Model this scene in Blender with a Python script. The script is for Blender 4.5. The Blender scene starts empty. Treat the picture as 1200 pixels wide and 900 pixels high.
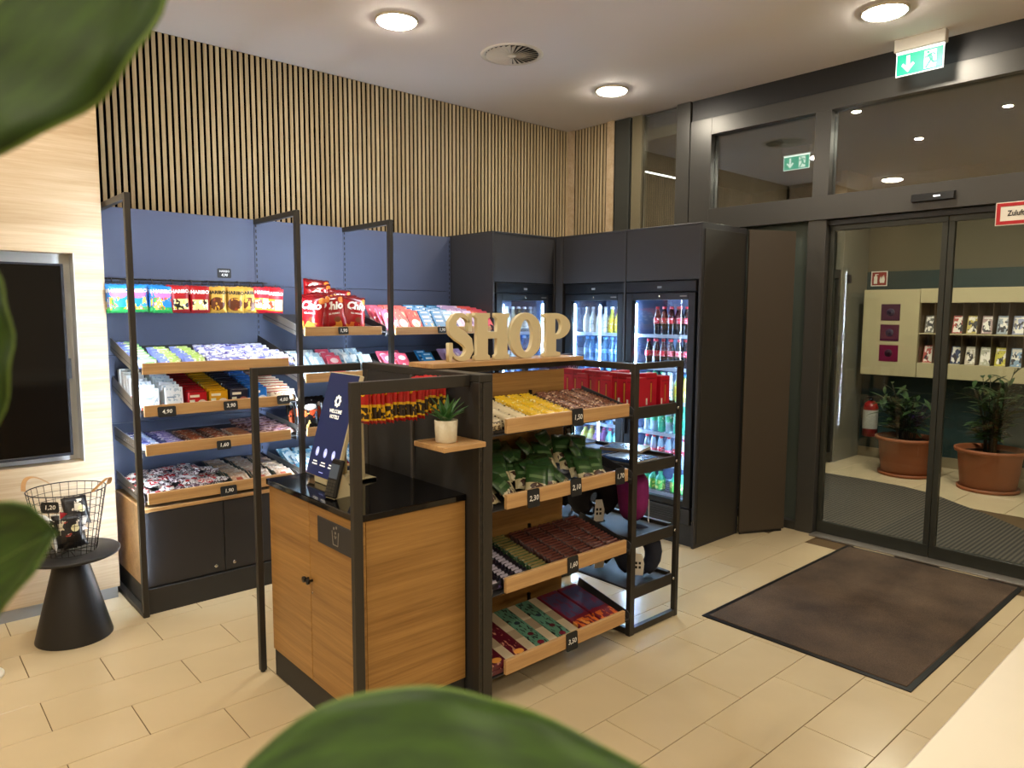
import bpy, bmesh, math, random
from mathutils import Matrix, Vector
random.seed(7)
R = math.radians
PI = math.pi
S = bpy.context.scene
COL = S.collection

# ------------------------------------------------------------------ camera, world, exposure
F_PX, YAW, PITCH, ROLL = 841.318, 0.841282, 0.0994136, 0.0045369
CAM = Vector((0, 0, 1.784))
_d = Vector((math.cos(YAW) * math.cos(PITCH), math.sin(YAW) * math.cos(PITCH), -math.sin(PITCH)))
_r = Vector((math.sin(YAW), -math.cos(YAW), 0)); _u = _r.cross(_d)
_r2 = _r * math.cos(ROLL) + _u * math.sin(ROLL); _u2 = -_r * math.sin(ROLL) + _u * math.cos(ROLL)
cam_d = bpy.data.cameras.new('camera'); cam = bpy.data.objects.new('camera', cam_d); COL.objects.link(cam)
cam.matrix_world = Matrix(((_r2.x, _u2.x, -_d.x, CAM.x), (_r2.y, _u2.y, -_d.y, CAM.y), (_r2.z, _u2.z, -_d.z, CAM.z), (0, 0, 0, 1)))
cam_d.sensor_fit = 'HORIZONTAL'; cam_d.sensor_width = 36.0
cam_d.lens = F_PX / 1200 * 36.0
cam_d.clip_start = 0.02; cam_d.clip_end = 100
cam_d.dof.use_dof = True; cam_d.dof.focus_distance = 3.9; cam_d.dof.aperture_fstop = 5.6
S.camera = cam
W = bpy.data.worlds.new('world'); S.world = W; W.use_nodes = True
W.node_tree.nodes['Background'].inputs[0].default_value = (0.012, 0.014, 0.02, 1)
W.node_tree.nodes['Background'].inputs[1].default_value = 1.0
S.view_settings.view_transform = 'Standard'; S.view_settings.look = 'None'
S.view_settings.gamma = 1.0; S.view_settings.use_curve_mapping = False
S.view_settings.exposure = 1.0
try:
    S.cycles.use_denoising = True
    S.cycles.max_bounces = 8; S.cycles.transparent_max_bounces = 16
    S.cycles.sample_clamp_indirect = 6.0
    S.cycles.caustics_reflective = False; S.cycles.caustics_refractive = False
except Exception:
    pass
K_LAMP = 80.0
K_LED = 76.0       # vertical LED profiles behind the shelf posts
K_FRIDGE = 150.0
WARM = (1.0, 0.90, 0.745); COOL = (0.62, 0.80, 1.0)

# ------------------------------------------------------------------ node helpers
def new_mat(name):
    m = bpy.data.materials.new(name); m.use_nodes = True
    nt = m.node_tree; b = nt.nodes['Principled BSDF']
    return m, nt, b
def c4(c): return (c[0], c[1], c[2], 1)
def srgb(h):
    h = h.lstrip('#'); v = [int(h[i:i + 2], 16) / 255 for i in (0, 2, 4)]
    return tuple(x / 12.92 if x <= .04045 else ((x + .055) / 1.055) ** 2.4 for x in v)
def nd(nt, t, **kw):
    n = nt.nodes.new(t)
    for k, v in kw.items():
        if k == 'inp':
            for kk, vv in v.items(): n.inputs[kk].default_value = vv
        else: setattr(n, k, v)
    return n
MC = {}
def plain(name, col, rough=.5, metal=0., var=.08, scale=12., bump=0., coat=0., spec=.5):
    if name in MC: return MC[name]
    m, nt, b = new_mat(name)
    if isinstance(col, str): col = srgb(col)
    tc = nd(nt, 'ShaderNodeTexCoord'); nz = nd(nt, 'ShaderNodeTexNoise', inp={'Scale': scale, 'Detail': 4.})
    nt.links.new(tc.outputs['Object'], nz.inputs['Vector'])
    mx = nd(nt, 'ShaderNodeMix', data_type='RGBA')
    mx.inputs[6].default_value = c4([x * (1 - var) for x in col]); mx.inputs[7].default_value = c4([min(1, x * (1 + var)) for x in col])
    nt.links.new(nz.outputs['Fac'], mx.inputs[0]); nt.links.new(mx.outputs[2], b.inputs['Base Color'])
    b.inputs['Roughness'].default_value = rough; b.inputs['Metallic'].default_value = metal
    b.inputs['Coat Weight'].default_value = coat; b.inputs['Specular IOR Level'].default_value = spec
    if bump:
        bp = nd(nt, 'ShaderNodeBump', inp={'Strength': bump, 'Distance': .002})
        nt.links.new(nz.outputs['Fac'], bp.inputs['Height']); nt.links.new(bp.outputs[0], b.inputs['Normal'])
    MC[name] = m; return m
def wood(name, c1, c2, axis='X', rough=.45, fine=60., stretch=.05, coat=0.):
    if name in MC: return MC[name]
    m, nt, b = new_mat(name); c1, c2 = srgb(c1), srgb(c2)
    tc = nd(nt, 'ShaderNodeTexCoord'); mp = nd(nt, 'ShaderNodeMapping')
    oi = nd(nt, 'ShaderNodeObjectInfo'); ad = nd(nt, 'ShaderNodeVectorMath', operation='SCALE'); cb = nd(nt, 'ShaderNodeCombineXYZ')
    for i in range(3): nt.links.new(oi.outputs['Random'], cb.inputs[i])
    nt.links.new(cb.outputs[0], ad.inputs[0]); ad.inputs['Scale'].default_value = 7.
    nt.links.new(tc.outputs['Object'], mp.inputs['Vector']); nt.links.new(ad.outputs[0], mp.inputs['Location'])
    sc = [fine, fine, fine]; sc['XYZ'.index(axis)] = fine * stretch
    mp.inputs['Scale'].default_value = sc
    n1 = nd(nt, 'ShaderNodeTexNoise', inp={'Scale': 1., 'Detail': 6., 'Roughness': .65, 'Distortion': .4})
    n2 = nd(nt, 'ShaderNodeTexNoise', inp={'Scale': .12, 'Detail': 3., 'Distortion': 1.2})
    nt.links.new(mp.outputs[0], n1.inputs['Vector']); nt.links.new(mp.outputs[0], n2.inputs['Vector'])
    av = nd(nt, 'ShaderNodeMath', operation='ADD'); nt.links.new(n1.outputs['Fac'], av.inputs[0]); nt.links.new(n2.outputs['Fac'], av.inputs[1])
    cr = nd(nt, 'ShaderNodeValToRGB'); cr.color_ramp.elements[0].position = .72; cr.color_ramp.elements[1].position = 1.28
    mr = nd(nt, 'ShaderNodeMapRange', inp={'From Min': .7, 'From Max': 1.3}); nt.links.new(av.outputs[0], mr.inputs[0])
    cr.color_ramp.elements[0].position = 0.; cr.color_ramp.elements[1].position = 1.
    cr.color_ramp.elements[0].color = c4(c1); cr.color_ramp.elements[1].color = c4(c2)
    nt.links.new(mr.outputs[0], cr.inputs[0]); nt.links.new(cr.outputs[0], b.inputs['Base Color'])
    b.inputs['Roughness'].default_value = rough; b.inputs['Coat Weight'].default_value = coat
    bp = nd(nt, 'ShaderNodeBump', inp={'Strength': .15, 'Distance': .001})
    nt.links.new(n1.outputs['Fac'], bp.inputs['Height']); nt.links.new(bp.outputs[0], b.inputs['Normal'])
    MC[name] = m; return m
def emis(name, col, strength, base=(0.8, 0.8, 0.8)):
    if name in MC: return MC[name]
    m, nt, b = new_mat(name)
    b.inputs['Base Color'].default_value = c4(base); b.inputs['Roughness'].default_value = .4
    b.inputs['Emission Color'].default_value = c4(col); b.inputs['Emission Strength'].default_value = strength
    MC[name] = m; return m
def glass(name, tint=(1, 1, 1), refl=1.0, ior=1.5, rough=0.0):
    if name in MC: return MC[name]
    m = bpy.data.materials.new(name); m.use_nodes = True; nt = m.node_tree; nt.nodes.clear()
    out = nd(nt, 'ShaderNodeOutputMaterial'); tr = nd(nt, 'ShaderNodeBsdfTransparent'); gl = nd(nt, 'ShaderNodeBsdfGlossy')
    fr = nd(nt, 'ShaderNodeFresnel', inp={'IOR': ior}); mu = nd(nt, 'ShaderNodeMath', operation='MULTIPLY', inp={1: refl}); mu.use_clamp = True
    mx = nd(nt, 'ShaderNodeMixShader')
    tr.inputs[0].default_value = c4(tint); gl.inputs['Roughness'].default_value = rough; gl.inputs[0].default_value = (1, 1, 1, 1)
    nt.links.new(fr.outputs[0], mu.inputs[0]); nt.links.new(mu.outputs[0], mx.inputs[0])
    nt.links.new(tr.outputs[0], mx.inputs[1]); nt.links.new(gl.outputs[0], mx.inputs[2]); nt.links.new(mx.outputs[0], out.inputs[0])
    MC[name] = m; return m
def clear(name, tint, alpha=.45, rough=.08):
    """tinted clear plastic / liquid: part transparent, part glossy body"""
    if name in MC: return MC[name]
    m = bpy.data.materials.new(name); m.use_nodes = True; nt = m.node_tree; b = nt.nodes['Principled BSDF']; out = nt.nodes['Material Output']
    tint = srgb(tint) if isinstance(tint, str) else tint
    b.inputs['Base Color'].default_value = c4(tint); b.inputs['Roughness'].default_value = rough
    tr = nd(nt, 'ShaderNodeBsdfTransparent'); tr.inputs[0].default_value = c4([.5 + .5 * x for x in tint]); mx = nd(nt, 'ShaderNodeMixShader', inp={0: alpha})
    nt.links.new(tr.outputs[0], mx.inputs[1]); nt.links.new(b.outputs[0], mx.inputs[2]); nt.links.new(mx.outputs[0], out.inputs[0])
    MC[name] = m; return m
def printed(name, base, layers=(), rough=.32, metal=0., var=.0):
    """flat print on packaging in UV space. layers: ('rect',u0,u1,v0,v1,col) ('ell',u,v,ru,rv,col) ('blot',scale,thr,col,u0,u1,v0,v1[,sx,sy])"""
    if name in MC: return MC[name]
    m, nt, b = new_mat(name)
    uv = nd(nt, 'ShaderNodeUVMap'); sp = nd(nt, 'ShaderNodeSeparateXYZ'); nt.links.new(uv.outputs[0], sp.inputs[0])
    oi = nd(nt, 'ShaderNodeObjectInfo')
    def M(op, a, bb):
        n = nd(nt, 'ShaderNodeMath', operation=op)
        for i, x in enumerate((a, bb)):
            if x is None: continue
            if hasattr(x, 'links'): nt.links.new(x, n.inputs[i])
            else: n.inputs[i].default_value = x
        return n.outputs[0]
    def rect(u0, u1, v0, v1):
        o = M('MULTIPLY', M('GREATER_THAN', sp.outputs[0], u0), M('LESS_THAN', sp.outputs[0], u1))
        return M('MULTIPLY', o, M('MULTIPLY', M('GREATER_THAN', sp.outputs[1], v0), M('LESS_THAN', sp.outputs[1], v1)))
    cur = None
    rgb = nd(nt, 'ShaderNodeRGB'); rgb.outputs[0].default_value = c4(srgb(base)); cur = rgb.outputs[0]
    for L in layers:
        if L[0] == 'rect': fac = rect(*L[1:5]); col = L[5]
        elif L[0] == 'ell':
            du = M('DIVIDE', M('SUBTRACT', sp.outputs[0], L[1]), L[3]); dv = M('DIVIDE', M('SUBTRACT', sp.outputs[1], L[2]), L[4])
            fac = M('LESS_THAN', M('ADD', M('MULTIPLY', du, du), M('MULTIPLY', dv, dv)), 1.); col = L[5]
        else:
            mp = nd(nt, 'ShaderNodeMapping'); nt.links.new(uv.outputs[0], mp.inputs[0])
            sx, sy = (L[8], L[9]) if len(L) > 8 else (1, 1)
            mp.inputs['Scale'].default_value = (sx, sy, 1)
            nz = nd(nt, 'ShaderNodeTexNoise', noise_dimensions='4D', inp={'Scale': L[1] * .62, 'Detail': 2.})
            nt.links.new(mp.outputs[0], nz.inputs['Vector']); nt.links.new(M('MULTIPLY', oi.outputs['Random'], 40.), nz.inputs['W'])
            fac = M('MULTIPLY', M('GREATER_THAN', nz.outputs['Fac'], L[2]), rect(*L[4:8])); col = L[3]
        mx = nd(nt, 'ShaderNodeMix', data_type='RGBA'); nt.links.new(fac, mx.inputs[0]); nt.links.new(cur, mx.inputs[6]); mx.inputs[7].default_value = c4(srgb(col))
        cur = mx.outputs[2]
    nt.links.new(cur, b.inputs['Base Color']); b.inputs['Roughness'].default_value = rough; b.inputs['Metallic'].default_value = metal
    MC[name] = m; return m

# ------------------------------------------------------------------ mesh helpers
class MB:
    def __init__(s): s.v = []; s.f = []; s.m = []; s.sm = []
    def add(s, vs, fs, m=0, smooth=False):
        o = len(s.v); s.v += [tuple(v) for v in vs]
        for f in fs: s.f.append(tuple(i + o for i in f)); s.m.append(m); s.sm.append(smooth)
        return s
    def box(s, x0, x1, y0, y1, z0, z1, m=0):
        v = [(x, y, z) for z in (z0, z1) for y in (y0, y1) for x in (x0, x1)]
        return s.add(v, [(0, 2, 3, 1), (4, 5, 7, 6), (0, 1, 5, 4), (2, 6, 7, 3), (0, 4, 6, 2), (1, 3, 7, 5)], m)
    def cbox(s, x0, x1, y0, y1, z0, z1, c=.003, m=0):
        """box with chamfered edges"""
        bm = bmesh.new(); bmesh.ops.create_cube(bm, size=1.)
        for v in bm.verts: v.co = Vector((x0 + (v.co.x + .5) * (x1 - x0), y0 + (v.co.y + .5) * (y1 - y0), z0 + (v.co.z + .5) * (z1 - z0)))
        bmesh.ops.bevel(bm, geom=list(bm.edges), offset=c, segments=1, affect='EDGES')
        bm.verts.index_update(); s.add([v.co[:] for v in bm.verts], [[v.index for v in f.verts] for f in bm.faces], m); bm.free(); return s
    def lathe(s, prof, n=24, c=(0, 0, 0), m=0, smooth=True, cap=True):
        o = []
        for r, z in prof:
            for k in range(n):
                a = 2 * PI * k / n; o.append((c[0] + r * math.cos(a), c[1] + r * math.sin(a), c[2] + z))
        fs = []
        for j in range(len(prof) - 1):
            for k in range(n): fs.append((j * n + k, j * n + (k + 1) % n, (j + 1) * n + (k + 1) % n, (j + 1) * n + k))
        s.add(o, fs, m, smooth)
        if cap:
            b = len(s.v) - len(o)
            s.f.append(tuple(b + k for k in reversed(range(n)))); s.m.append(m); s.sm.append(False)
            s.f.append(tuple(b + (len(prof) - 1) * n + k for k in range(n))); s.m.append(m); s.sm.append(False)
        return s
    def tube(s, pts, r, n=6, m=0, closed=False, ref=None):
        pts = [Vector(p) for p in pts]; N = len(pts); o = []
        for i, p in enumerate(pts):
            a = pts[i - 1] if (i or closed) else p; b = pts[(i + 1) % N] if (i < N - 1 or closed) else p
            t = (b - a); t = t.normalized() if t.length > 1e-9 else Vector((0, 0, 1))
            up = Vector((0, 0, 1)) if abs(t.z) < .9 else Vector((1, 0, 0))
            if ref: up = Vector(ref)
            e1 = t.cross(up).normalized(); e2 = t.cross(e1)
            rr = r[i] if isinstance(r, (list, tuple)) else r
            for k in range(n):
                q = 2 * PI * k / n; o.append(p + e1 * (rr * math.cos(q)) + e2 * (rr * math.sin(q)))
        fs = []
        for j in range(N if closed else N - 1):
            for k in range(n): fs.append((j * n + k, j * n + (k + 1) % n, ((j + 1) % N) * n + (k + 1) % n, ((j + 1) % N) * n + k))
        if not closed: fs += [tuple(reversed(range(n))), tuple((N - 1) * n + k for k in range(n))]
        return s.add([v[:] for v in o], fs, m, True)
    def prism(s, poly, d0, d1, plane='xz', m=0):
        """extrude a 2d polygon (a,b); plane xz: third=y, xy: third=z, yz: third=x"""
        def P(a, b, d): return {'xz': (a, d, b), 'xy': (a, b, d), 'yz': (d, a, b)}[plane]
        n = len(poly); v = [P(a, b, d0) for a, b in poly] + [P(a, b, d1) for a, b in poly]
        fs = [tuple(range(n)), tuple(n + i for i in reversed(range(n)))] + [(i, i + n, (i + 1) % n + n, (i + 1) % n) for i in range(n)]
        return s.add(v, fs, m)
    def mesh(s, name, mats, uvbox=None):
        me = bpy.data.meshes.new(name); me.from_pydata(s.v, [], s.f)
        for mt in (mats if isinstance(mats, (list, tuple)) else [mats]): me.materials.append(mt)
        me.polygons.foreach_set('material_index', s.m); me.polygons.foreach_set('use_smooth', s.sm)
        bm = bmesh.new(); bm.from_mesh(me); bmesh.ops.recalc_face_normals(bm, faces=bm.faces); bm.to_mesh(me); bm.free()
        if uvbox:
            w, h = uvbox; ul = me.uv_layers.new(name='UVMap')
            for l in me.loops:
                co = me.vertices[l.vertex_index].co; ul.data[l.index].uv = (co.x / w + .5, co.z / h)
        me.update(); return me
def link(name, me, parent=None, loc=None, rot=None):
    o = bpy.data.objects.new(name, me); COL.objects.link(o)
    if parent is not None: o.parent = parent
    if loc is not None: o.location = loc
    if rot is not None: o.rotation_euler = rot
    return o
def part(name, mb, mats, parent, **kw): return link(name, mb.mesh(name, mats), parent, **kw)
def tag(o, label, cat=None, group=None, kind=None):
    if label: o['label'] = label
    if cat: o['category'] = cat
    if group: o['group'] = group
    if kind: o['kind'] = kind
    return o
def thing(name, label, cat, loc=(0, 0, 0), rotz=0, group=None):
    o = link(name, None, None, loc, (0, 0, rotz)); o.empty_display_size = .1
    return tag(o, label, cat, group)
def single(name, mb, mats, label, cat, group=None, **kw): return tag(link(name, mb.mesh(name, mats), **kw), label, cat, group)
def struct(name, mb, mats, label=None, parent=None):
    o = link(name, mb.mesh(name, mats), parent)
    if parent is None: o['kind'] = 'structure'
    if label: o['label'] = label
    return o
def sgroup(name, label):
    o = link(name, None); o['kind'] = 'structure'; o['label'] = label; return o
def copy_tree(o, parent=None):
    c = o.copy(); COL.objects.link(c); c.parent = parent
    for ch in o.children: copy_tree(ch, c)
    return c
_first = {}
def place(proto, mat, label=None, cat=None, group=None):
    """put the prototype itself the first time, copies after that"""
    o = proto if proto.name not in _first else copy_tree(proto)
    if o is proto: _first[proto.name] = 1
    o.matrix_world = mat
    if label: tag(o, label, cat, group)
    return o
def T(x, y, z): return Matrix.Translation((x, y, z))
def RX(a): return Matrix.Rotation(a, 4, 'X')
def RY(a): return Matrix.Rotation(a, 4, 'Y')
def RZ(a): return Matrix.Rotation(a, 4, 'Z')
def text_mesh(txt, size, mat, bold=0., shear=0., extrude=0., align='CENTER', xscale=1.):
    cu = bpy.data.curves.new('txt', 'FONT'); cu.body = txt; cu.size = size; cu.align_x = align; cu.align_y = 'CENTER'; cu.offset = bold; cu.shear = shear; cu.extrude = extrude; cu.resolution_u = 2
    ob = bpy.data.objects.new('txt', cu); me = bpy.data.meshes.new_from_object(ob); me.name = 'lettering'
    bpy.data.objects.remove(ob); bpy.data.curves.remove(cu)
    for v in me.vertices: v.co = Vector((v.co.x * xscale, -v.co.z, v.co.y))   # stands in the xz plane facing -y
    me.materials.clear(); me.materials.append(mat); return me
def curve_mesh(splines, extrude, mat, bevel=.0):
    """filled 2d outlines (lists of (a,b)) extruded; stands in xz facing -y"""
    cu = bpy.data.curves.new('cu', 'CURVE'); cu.dimensions = '2D'; cu.fill_mode = 'BOTH'; cu.extrude = extrude; cu.bevel_depth = bevel; cu.bevel_resolution = 1
    for sp in splines:
        s = cu.splines.new('POLY'); s.points.add(len(sp) - 1); s.use_cyclic_u = True
        for p, (a, b) in zip(s.points, sp): p.co = (a, b, 0, 1)
    ob = bpy.data.objects.new('cu', cu); me = bpy.data.meshes.new_from_object(ob); bpy.data.objects.remove(ob); bpy.data.curves.remove(cu)
    for v in me.vertices: v.co = Vector((v.co.x, -v.co.z, v.co.y))
    me.materials.clear(); me.materials.append(mat); return me
def rrect(w, h, r, n=4):
    out = []
    for cx, cz, a0 in ((w / 2 - r, h / 2 - r, 0), (-w / 2 + r, h / 2 - r, 90), (-w / 2 + r, -h / 2 + r, 180), (w / 2 - r, -h / 2 + r, 270)):
        for k in range(n + 1): a = R(a0 + 90 * k / n); out.append((cx + r * math.cos(a), cz + r * math.sin(a)))
    return out

# ------------------------------------------------------------------ shared materials
m_dark = plain('anthracite_metal', '#2b2a29', .6, .0, .06)
m_frame = plain('dark_frame_metal', '#322f2a', .45, .15, .05)
m_panel = plain('shelf_back_panel', '#49526b', .5, 0, .03, 6)
m_tower = plain('fridge_housing_panel', '#2c2b2d', .5, 0, .04, 5)
m_black = plain('black_plastic', '#0c0c0d', .35, 0, .1)
m_tray = plain('tray_metal', '#3a3a3c', .5, .2, .05)
m_alu = plain('tray_side_metal', '#8d8880', .4, .5, .05)
m_oak = wood('oak_board', '#ae8352', '#d2ab76', 'X', .42, 70, .04)
m_kwood = wood('kiosk_walnut_panel', '#865f2d', '#b3884b', 'X', .42, 90, .03)
m_kwoody = wood('kiosk_walnut_door', '#865f2d', '#b3884b', 'Y', .42, 90, .03)
m_slat = wood('slat_oak', '#96805c', '#c8b591', 'Z', .55, 50, .03)
m_felt = plain('black_felt', '#030303', 1., 0, .2, spec=0.)
m_lwall = wood('light_veneer', '#ab926f', '#cab596', 'X', .5, 60, .04)
m_ceil = plain('ceiling_paint', '#f2edea', .85, 0, .015, 2)
m_facade = plain('facade_aluminium', '#494845', .33, .35, .03, 3)
m_fdark = plain('facade_dark_panel', '#232324', .4, .2, .04, 3)
m_white = plain('white_plastic', '#e8e2d4', .4, 0, .02)
m_cream = plain('cream_plastic', '#d9cda4', .45, 0, .03)
m_chalk = emis('chalk_ink', (1, 1, 1), 0.0, (.85, .85, .82))
m_ink = plain('dark_ink', '#151515', .5)
m_led = emis('led_white', (.70, .84, 1.), K_LED)
m_glass = glass('door_glass', (.92, .94, .91), .5)
m_gtop = glass('toplight_glass', (.85, .88, .85), 3.4)
m_chrome = plain('chrome', '#c9c6c0', .2, 1., .03)

# ------------------------------------------------------------------ the room
HC = 3.673; XF = 5.62; YB = 5.41; YL = 4.87
m_tile = plain('floor_tile_stone', '#d0bd98', .22, 0, .07, 3.5)
m_grout = plain('tile_grout', '#5b4628', .9)
floor = struct('floor', MB().box(-4.5, 12., -4.5, 6., -.12, -.004), m_grout, 'beige stone tile floor in running bond')
PXT, PYT = .612, .300
tile_me = MB().cbox(.0018, PXT - .0018, .0018, PYT - .0018, -.010, 0, .0012).mesh('tile', m_tile)
nt_ = 0
row_y = [4.359 - PYT * i for i in range(-3, 14)]
for i, y in zip(range(-3, 14), row_y):
    off = .476 if i % 2 == 0 else .476 + PXT / 2
    k0 = -2
    for k in range(-2, 12):
        x = off + PXT * k
        if x < -.3 or x > 5.66 - .3 or y - PYT < .0: continue
        if y > 5.0 and x < 1.0: continue
        if nt_ > 262: continue
        if x + PXT > 5.66:
            me = MB().cbox(.0018, 5.66 - x, .0018, PYT - .0018, -.010, 0, .0012).mesh('tile', m_tile)
        else: me = tile_me
        link('tile', me, floor, (x, y - PYT, 0)); nt_ += 1
for i in range(9):                                     # tiles beyond the doors
    for k in range(5):
        x = 6.9 + PXT * k; y = 4.0 - .45 * i
        if math.hypot(x - 5.9, y - 1.9) < 1.2: continue
        if nt_ >= 299: continue
        link('tile', MB().cbox(.002, PXT - .002, .002, .447, -.010, 0, .0012).mesh('tile', m_tile), floor, (x, y - .45, 0)); nt_ += 1
rest = MB()
for (x0, x1, y0, y1) in ((-4.5, -.3, -4.5, 5), (-.3, 5.6, -4.5, .0), (9.96, 12, -1, 5.4)): rest.box(x0, x1, y0, y1, -.01, 0)
tag(struct('tile_field', rest, m_tile, None, floor), None, None, None, 'stuff')

ceil = struct('ceiling', MB().box(-4.5, XF + .1, -4.5, 6., HC, HC + .1), m_ceil, 'smooth off-white lobby ceiling')
wb = struct('wall_back', MB().box(-4.5, 12., YB + .0055, YB + .15, 0, HC + .05), m_felt, 'wall of vertical oak slats on black felt')
P = .0425
sl_me = MB().cbox(-.0122, .0122, -.004, .006, 0, 1.47, .001).mesh('slat', m_slat)
x = 1.0925; n = 0
while x < 5.60:
    link('slat', sl_me, wb, (x, YB, 2.2)); x += P; n += 1
wr = struct('wall_right', MB().box(XF + .0055, XF + .1, 4.78, YB + .1, 0, HC), m_felt, 'short slatted return wall beside the glazed front')
y = 4.905
while y < 5.31:
    link('slat', sl_me, wr, (XF, y, 2.2), (0, 0, -PI / 2)); y += P
struct('trim_1', MB().box(XF - .012, XF + .005, 5.32, YB + .005, 2.2, HC), m_lwall, 'pale wood corner strip of the slat wall')
struct('trim_2', MB().box(XF - .012, XF + .005, 4.785, 4.87, 2.2, HC), m_lwall, 'pale wood end strip of the slat wall beside the glazing')
# veneer wall with the screen niche
NX0, NX1, NZ0, NZ1 = -1.2, .917, .885, 2.115
lw = MB().box(-4.5, NX0, YL, YL + .5, .07, HC).box(NX1, 1.072, YL, YL + .5, .07, HC).box(NX0, NX1, YL, YL + .5, .07, NZ0).box(NX0, NX1, YL, YL + .5, NZ1, HC)
struct('wall_left', lw, m_lwall, 'pale wood veneer wall with a recessed screen niche')
m_niche = plain('niche_metal', '#d6d8d6', .3, .0, .03)
struct('trim_3', MB().box(NX0, NX1, YL + .11, YL + .14, NZ0, NZ1).box(NX1 - .004, NX1 + .001, YL - .003, YL + .12, NZ0, NZ1), m_niche, 'brushed metal lining of the screen niche')
struct('baseboard_left', MB().box(-4.5, 1.06, YL + .006, YL + .3, 0, .07), plain('baseboard_steel', '#9aa0a8', .3, .6), 'grey steel skirting under the veneer wall')
m_plaster = plain('lobby_plaster', '#e6dccb', .8, 0, .03, 2)
struct('wall_front', MB().box(-4.5, XF, -4.6, -4.5, 0, HC), m_plaster, 'plain lobby wall behind the viewer')
struct('wall_side', MB().box(-4.6, -4.5, -4.5, YB, 0, HC), m_plaster, 'plain lobby wall on the far side')

# glazed front --------------------------------------------------
fa = sgroup('wall_facade', 'grey brown aluminium glazing frame with transom over the sliding doors')
def fb(name, y0, y1, z0, z1, x0=XF, x1=XF + .12, m=None): return part(name, MB().cbox(x0, x1, y0, y1, z0, z1, .002), m or m_facade, fa)
fb('mullion', 4.60, 4.78, 0, HC, XF + .01, XF + .1, plain('mullion_green_grey', '#424440', .4, .3))
fb('mullion', 4.47, 4.585, 0, HC, XF + .03, XF + .1, plain('mullion_light', '#7b735c', .4, .3))
fb('mullion', 3.90, 4.045, 0, HC); fb('mullion', 3.675, 3.892, 0, 3.49)
fb('fascia', -4.5, 3.892, 3.49, HC, XF + .02, XF + .12, m_fdark)
fb('transom', -4.5, 3.675, 3.345, 3.488)
fb('mullion', 2.615, 2.742, 2.70, 3.345); fb('mullion', -.6, -.47, 2.70, 3.345)
fb('header_box', -4.5, 3.675, 2.515, 2.70, XF - .02, XF + .14)
fb('mullion', 2.615, 2.76, 0, 2.515, XF - .005, XF + .12)
fb('door_track', -4.5, 2.615, 2.47, 2.513, XF + .03, XF + .13, m_black)
fb('sill', 2.76, 3.9, 0, .07); fb('floor_track', -1, 2.615, -.001, .012, XF - .06, XF + .13, m_alu)
struct('window_1', MB().box(XF + .06, XF + .075, 4.045, 4.47, 0, HC), m_gtop, 'narrow tall fixed pane beside the slat wall')
struct('window_2', MB().box(XF + .06, XF + .075, 2.742, 3.675, 2.70, 3.345), m_gtop, 'small top-light pane left of the exit')
struct('window_3', MB().box(XF + .06, XF + .075, -.47, 2.615, 2.70, 3.345), m_gtop, 'wide top-light pane over the sliding doors')
struct('window_4', MB().box(XF + .06, XF + .075, 2.76, 3.9, .07, 2.515), clear('frosted_pane', '#6c766e', .5, .3), 'tall fixed side pane beside the sliding door')
struct('wall_facade_solid', MB().box(XF + .02, XF + .12, -4.5, -1.0, 0, 2.5), m_plaster, 'solid wall beyond the entrance')
m_leaf_fr = plain('door_leaf_frame', '#3a3c36', .35, .4)
def door(n, y0, y1, label):
    d = sgroup('door_%d' % n, label)
    x0, x1 = XF + .055, XF + .095
    part('bottom_rail', MB().cbox(x0, x1, y0, y1, .012, .105, .002), m_leaf_fr, d)
    part('top_rail', MB().cbox(x0, x1, y0, y1, 2.43, 2.49, .002), m_leaf_fr, d)
    part('stile', MB().cbox(x0, x1, y1 - .038, y1, .105, 2.43, .002), m_leaf_fr, d)
    part('stile', MB().cbox(x0, x1, y0, y0 + .038, .105, 2.43, .002), m_leaf_fr, d)
    part('glass_pane', MB().box(x0 + .015, x0 + .023, y0 + .038, y1 - .038, .105, 2.43), m_glass, d)
door(1, 1.777, 2.61, 'sliding glass door leaf with dark bottom rail beside the side pane')
door(2, .93, 1.773, 'sliding glass door leaf under the red framed ventilation sign')
sn = thing('door_sensor', 'black bar sensor on the header above the sliding doors', 'sensor', (XF - .02, 1.855, 2.60))
part('housing', MB().prism([(-.045, -.026), (0, -.03), (0, .03), (-.035, .022)], -.135, .135, 'xz'), m_black, sn)
part('status_strip', MB().box(-.046, -.040, -.05, -.01, -.004, .004), emis('sensor_led', (1, 1, 1), 1.5), sn)

# vestibule -----------------------------------------------------
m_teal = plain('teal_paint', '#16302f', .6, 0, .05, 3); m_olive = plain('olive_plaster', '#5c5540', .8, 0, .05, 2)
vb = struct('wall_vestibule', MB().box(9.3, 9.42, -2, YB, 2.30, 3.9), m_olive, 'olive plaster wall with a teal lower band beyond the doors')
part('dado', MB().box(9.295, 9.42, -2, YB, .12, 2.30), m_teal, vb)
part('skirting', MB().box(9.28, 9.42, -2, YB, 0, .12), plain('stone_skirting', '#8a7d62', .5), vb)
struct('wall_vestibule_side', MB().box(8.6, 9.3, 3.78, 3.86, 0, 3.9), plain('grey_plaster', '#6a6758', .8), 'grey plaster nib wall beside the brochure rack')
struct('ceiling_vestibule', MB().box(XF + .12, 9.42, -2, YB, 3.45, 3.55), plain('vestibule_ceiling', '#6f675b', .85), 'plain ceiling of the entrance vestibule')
struct('wall_vestibule_far', MB().box(XF, 9.4, -2.1, -2, 0, 3.9), m_olive, 'far end wall of the entrance vestibule')
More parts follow.
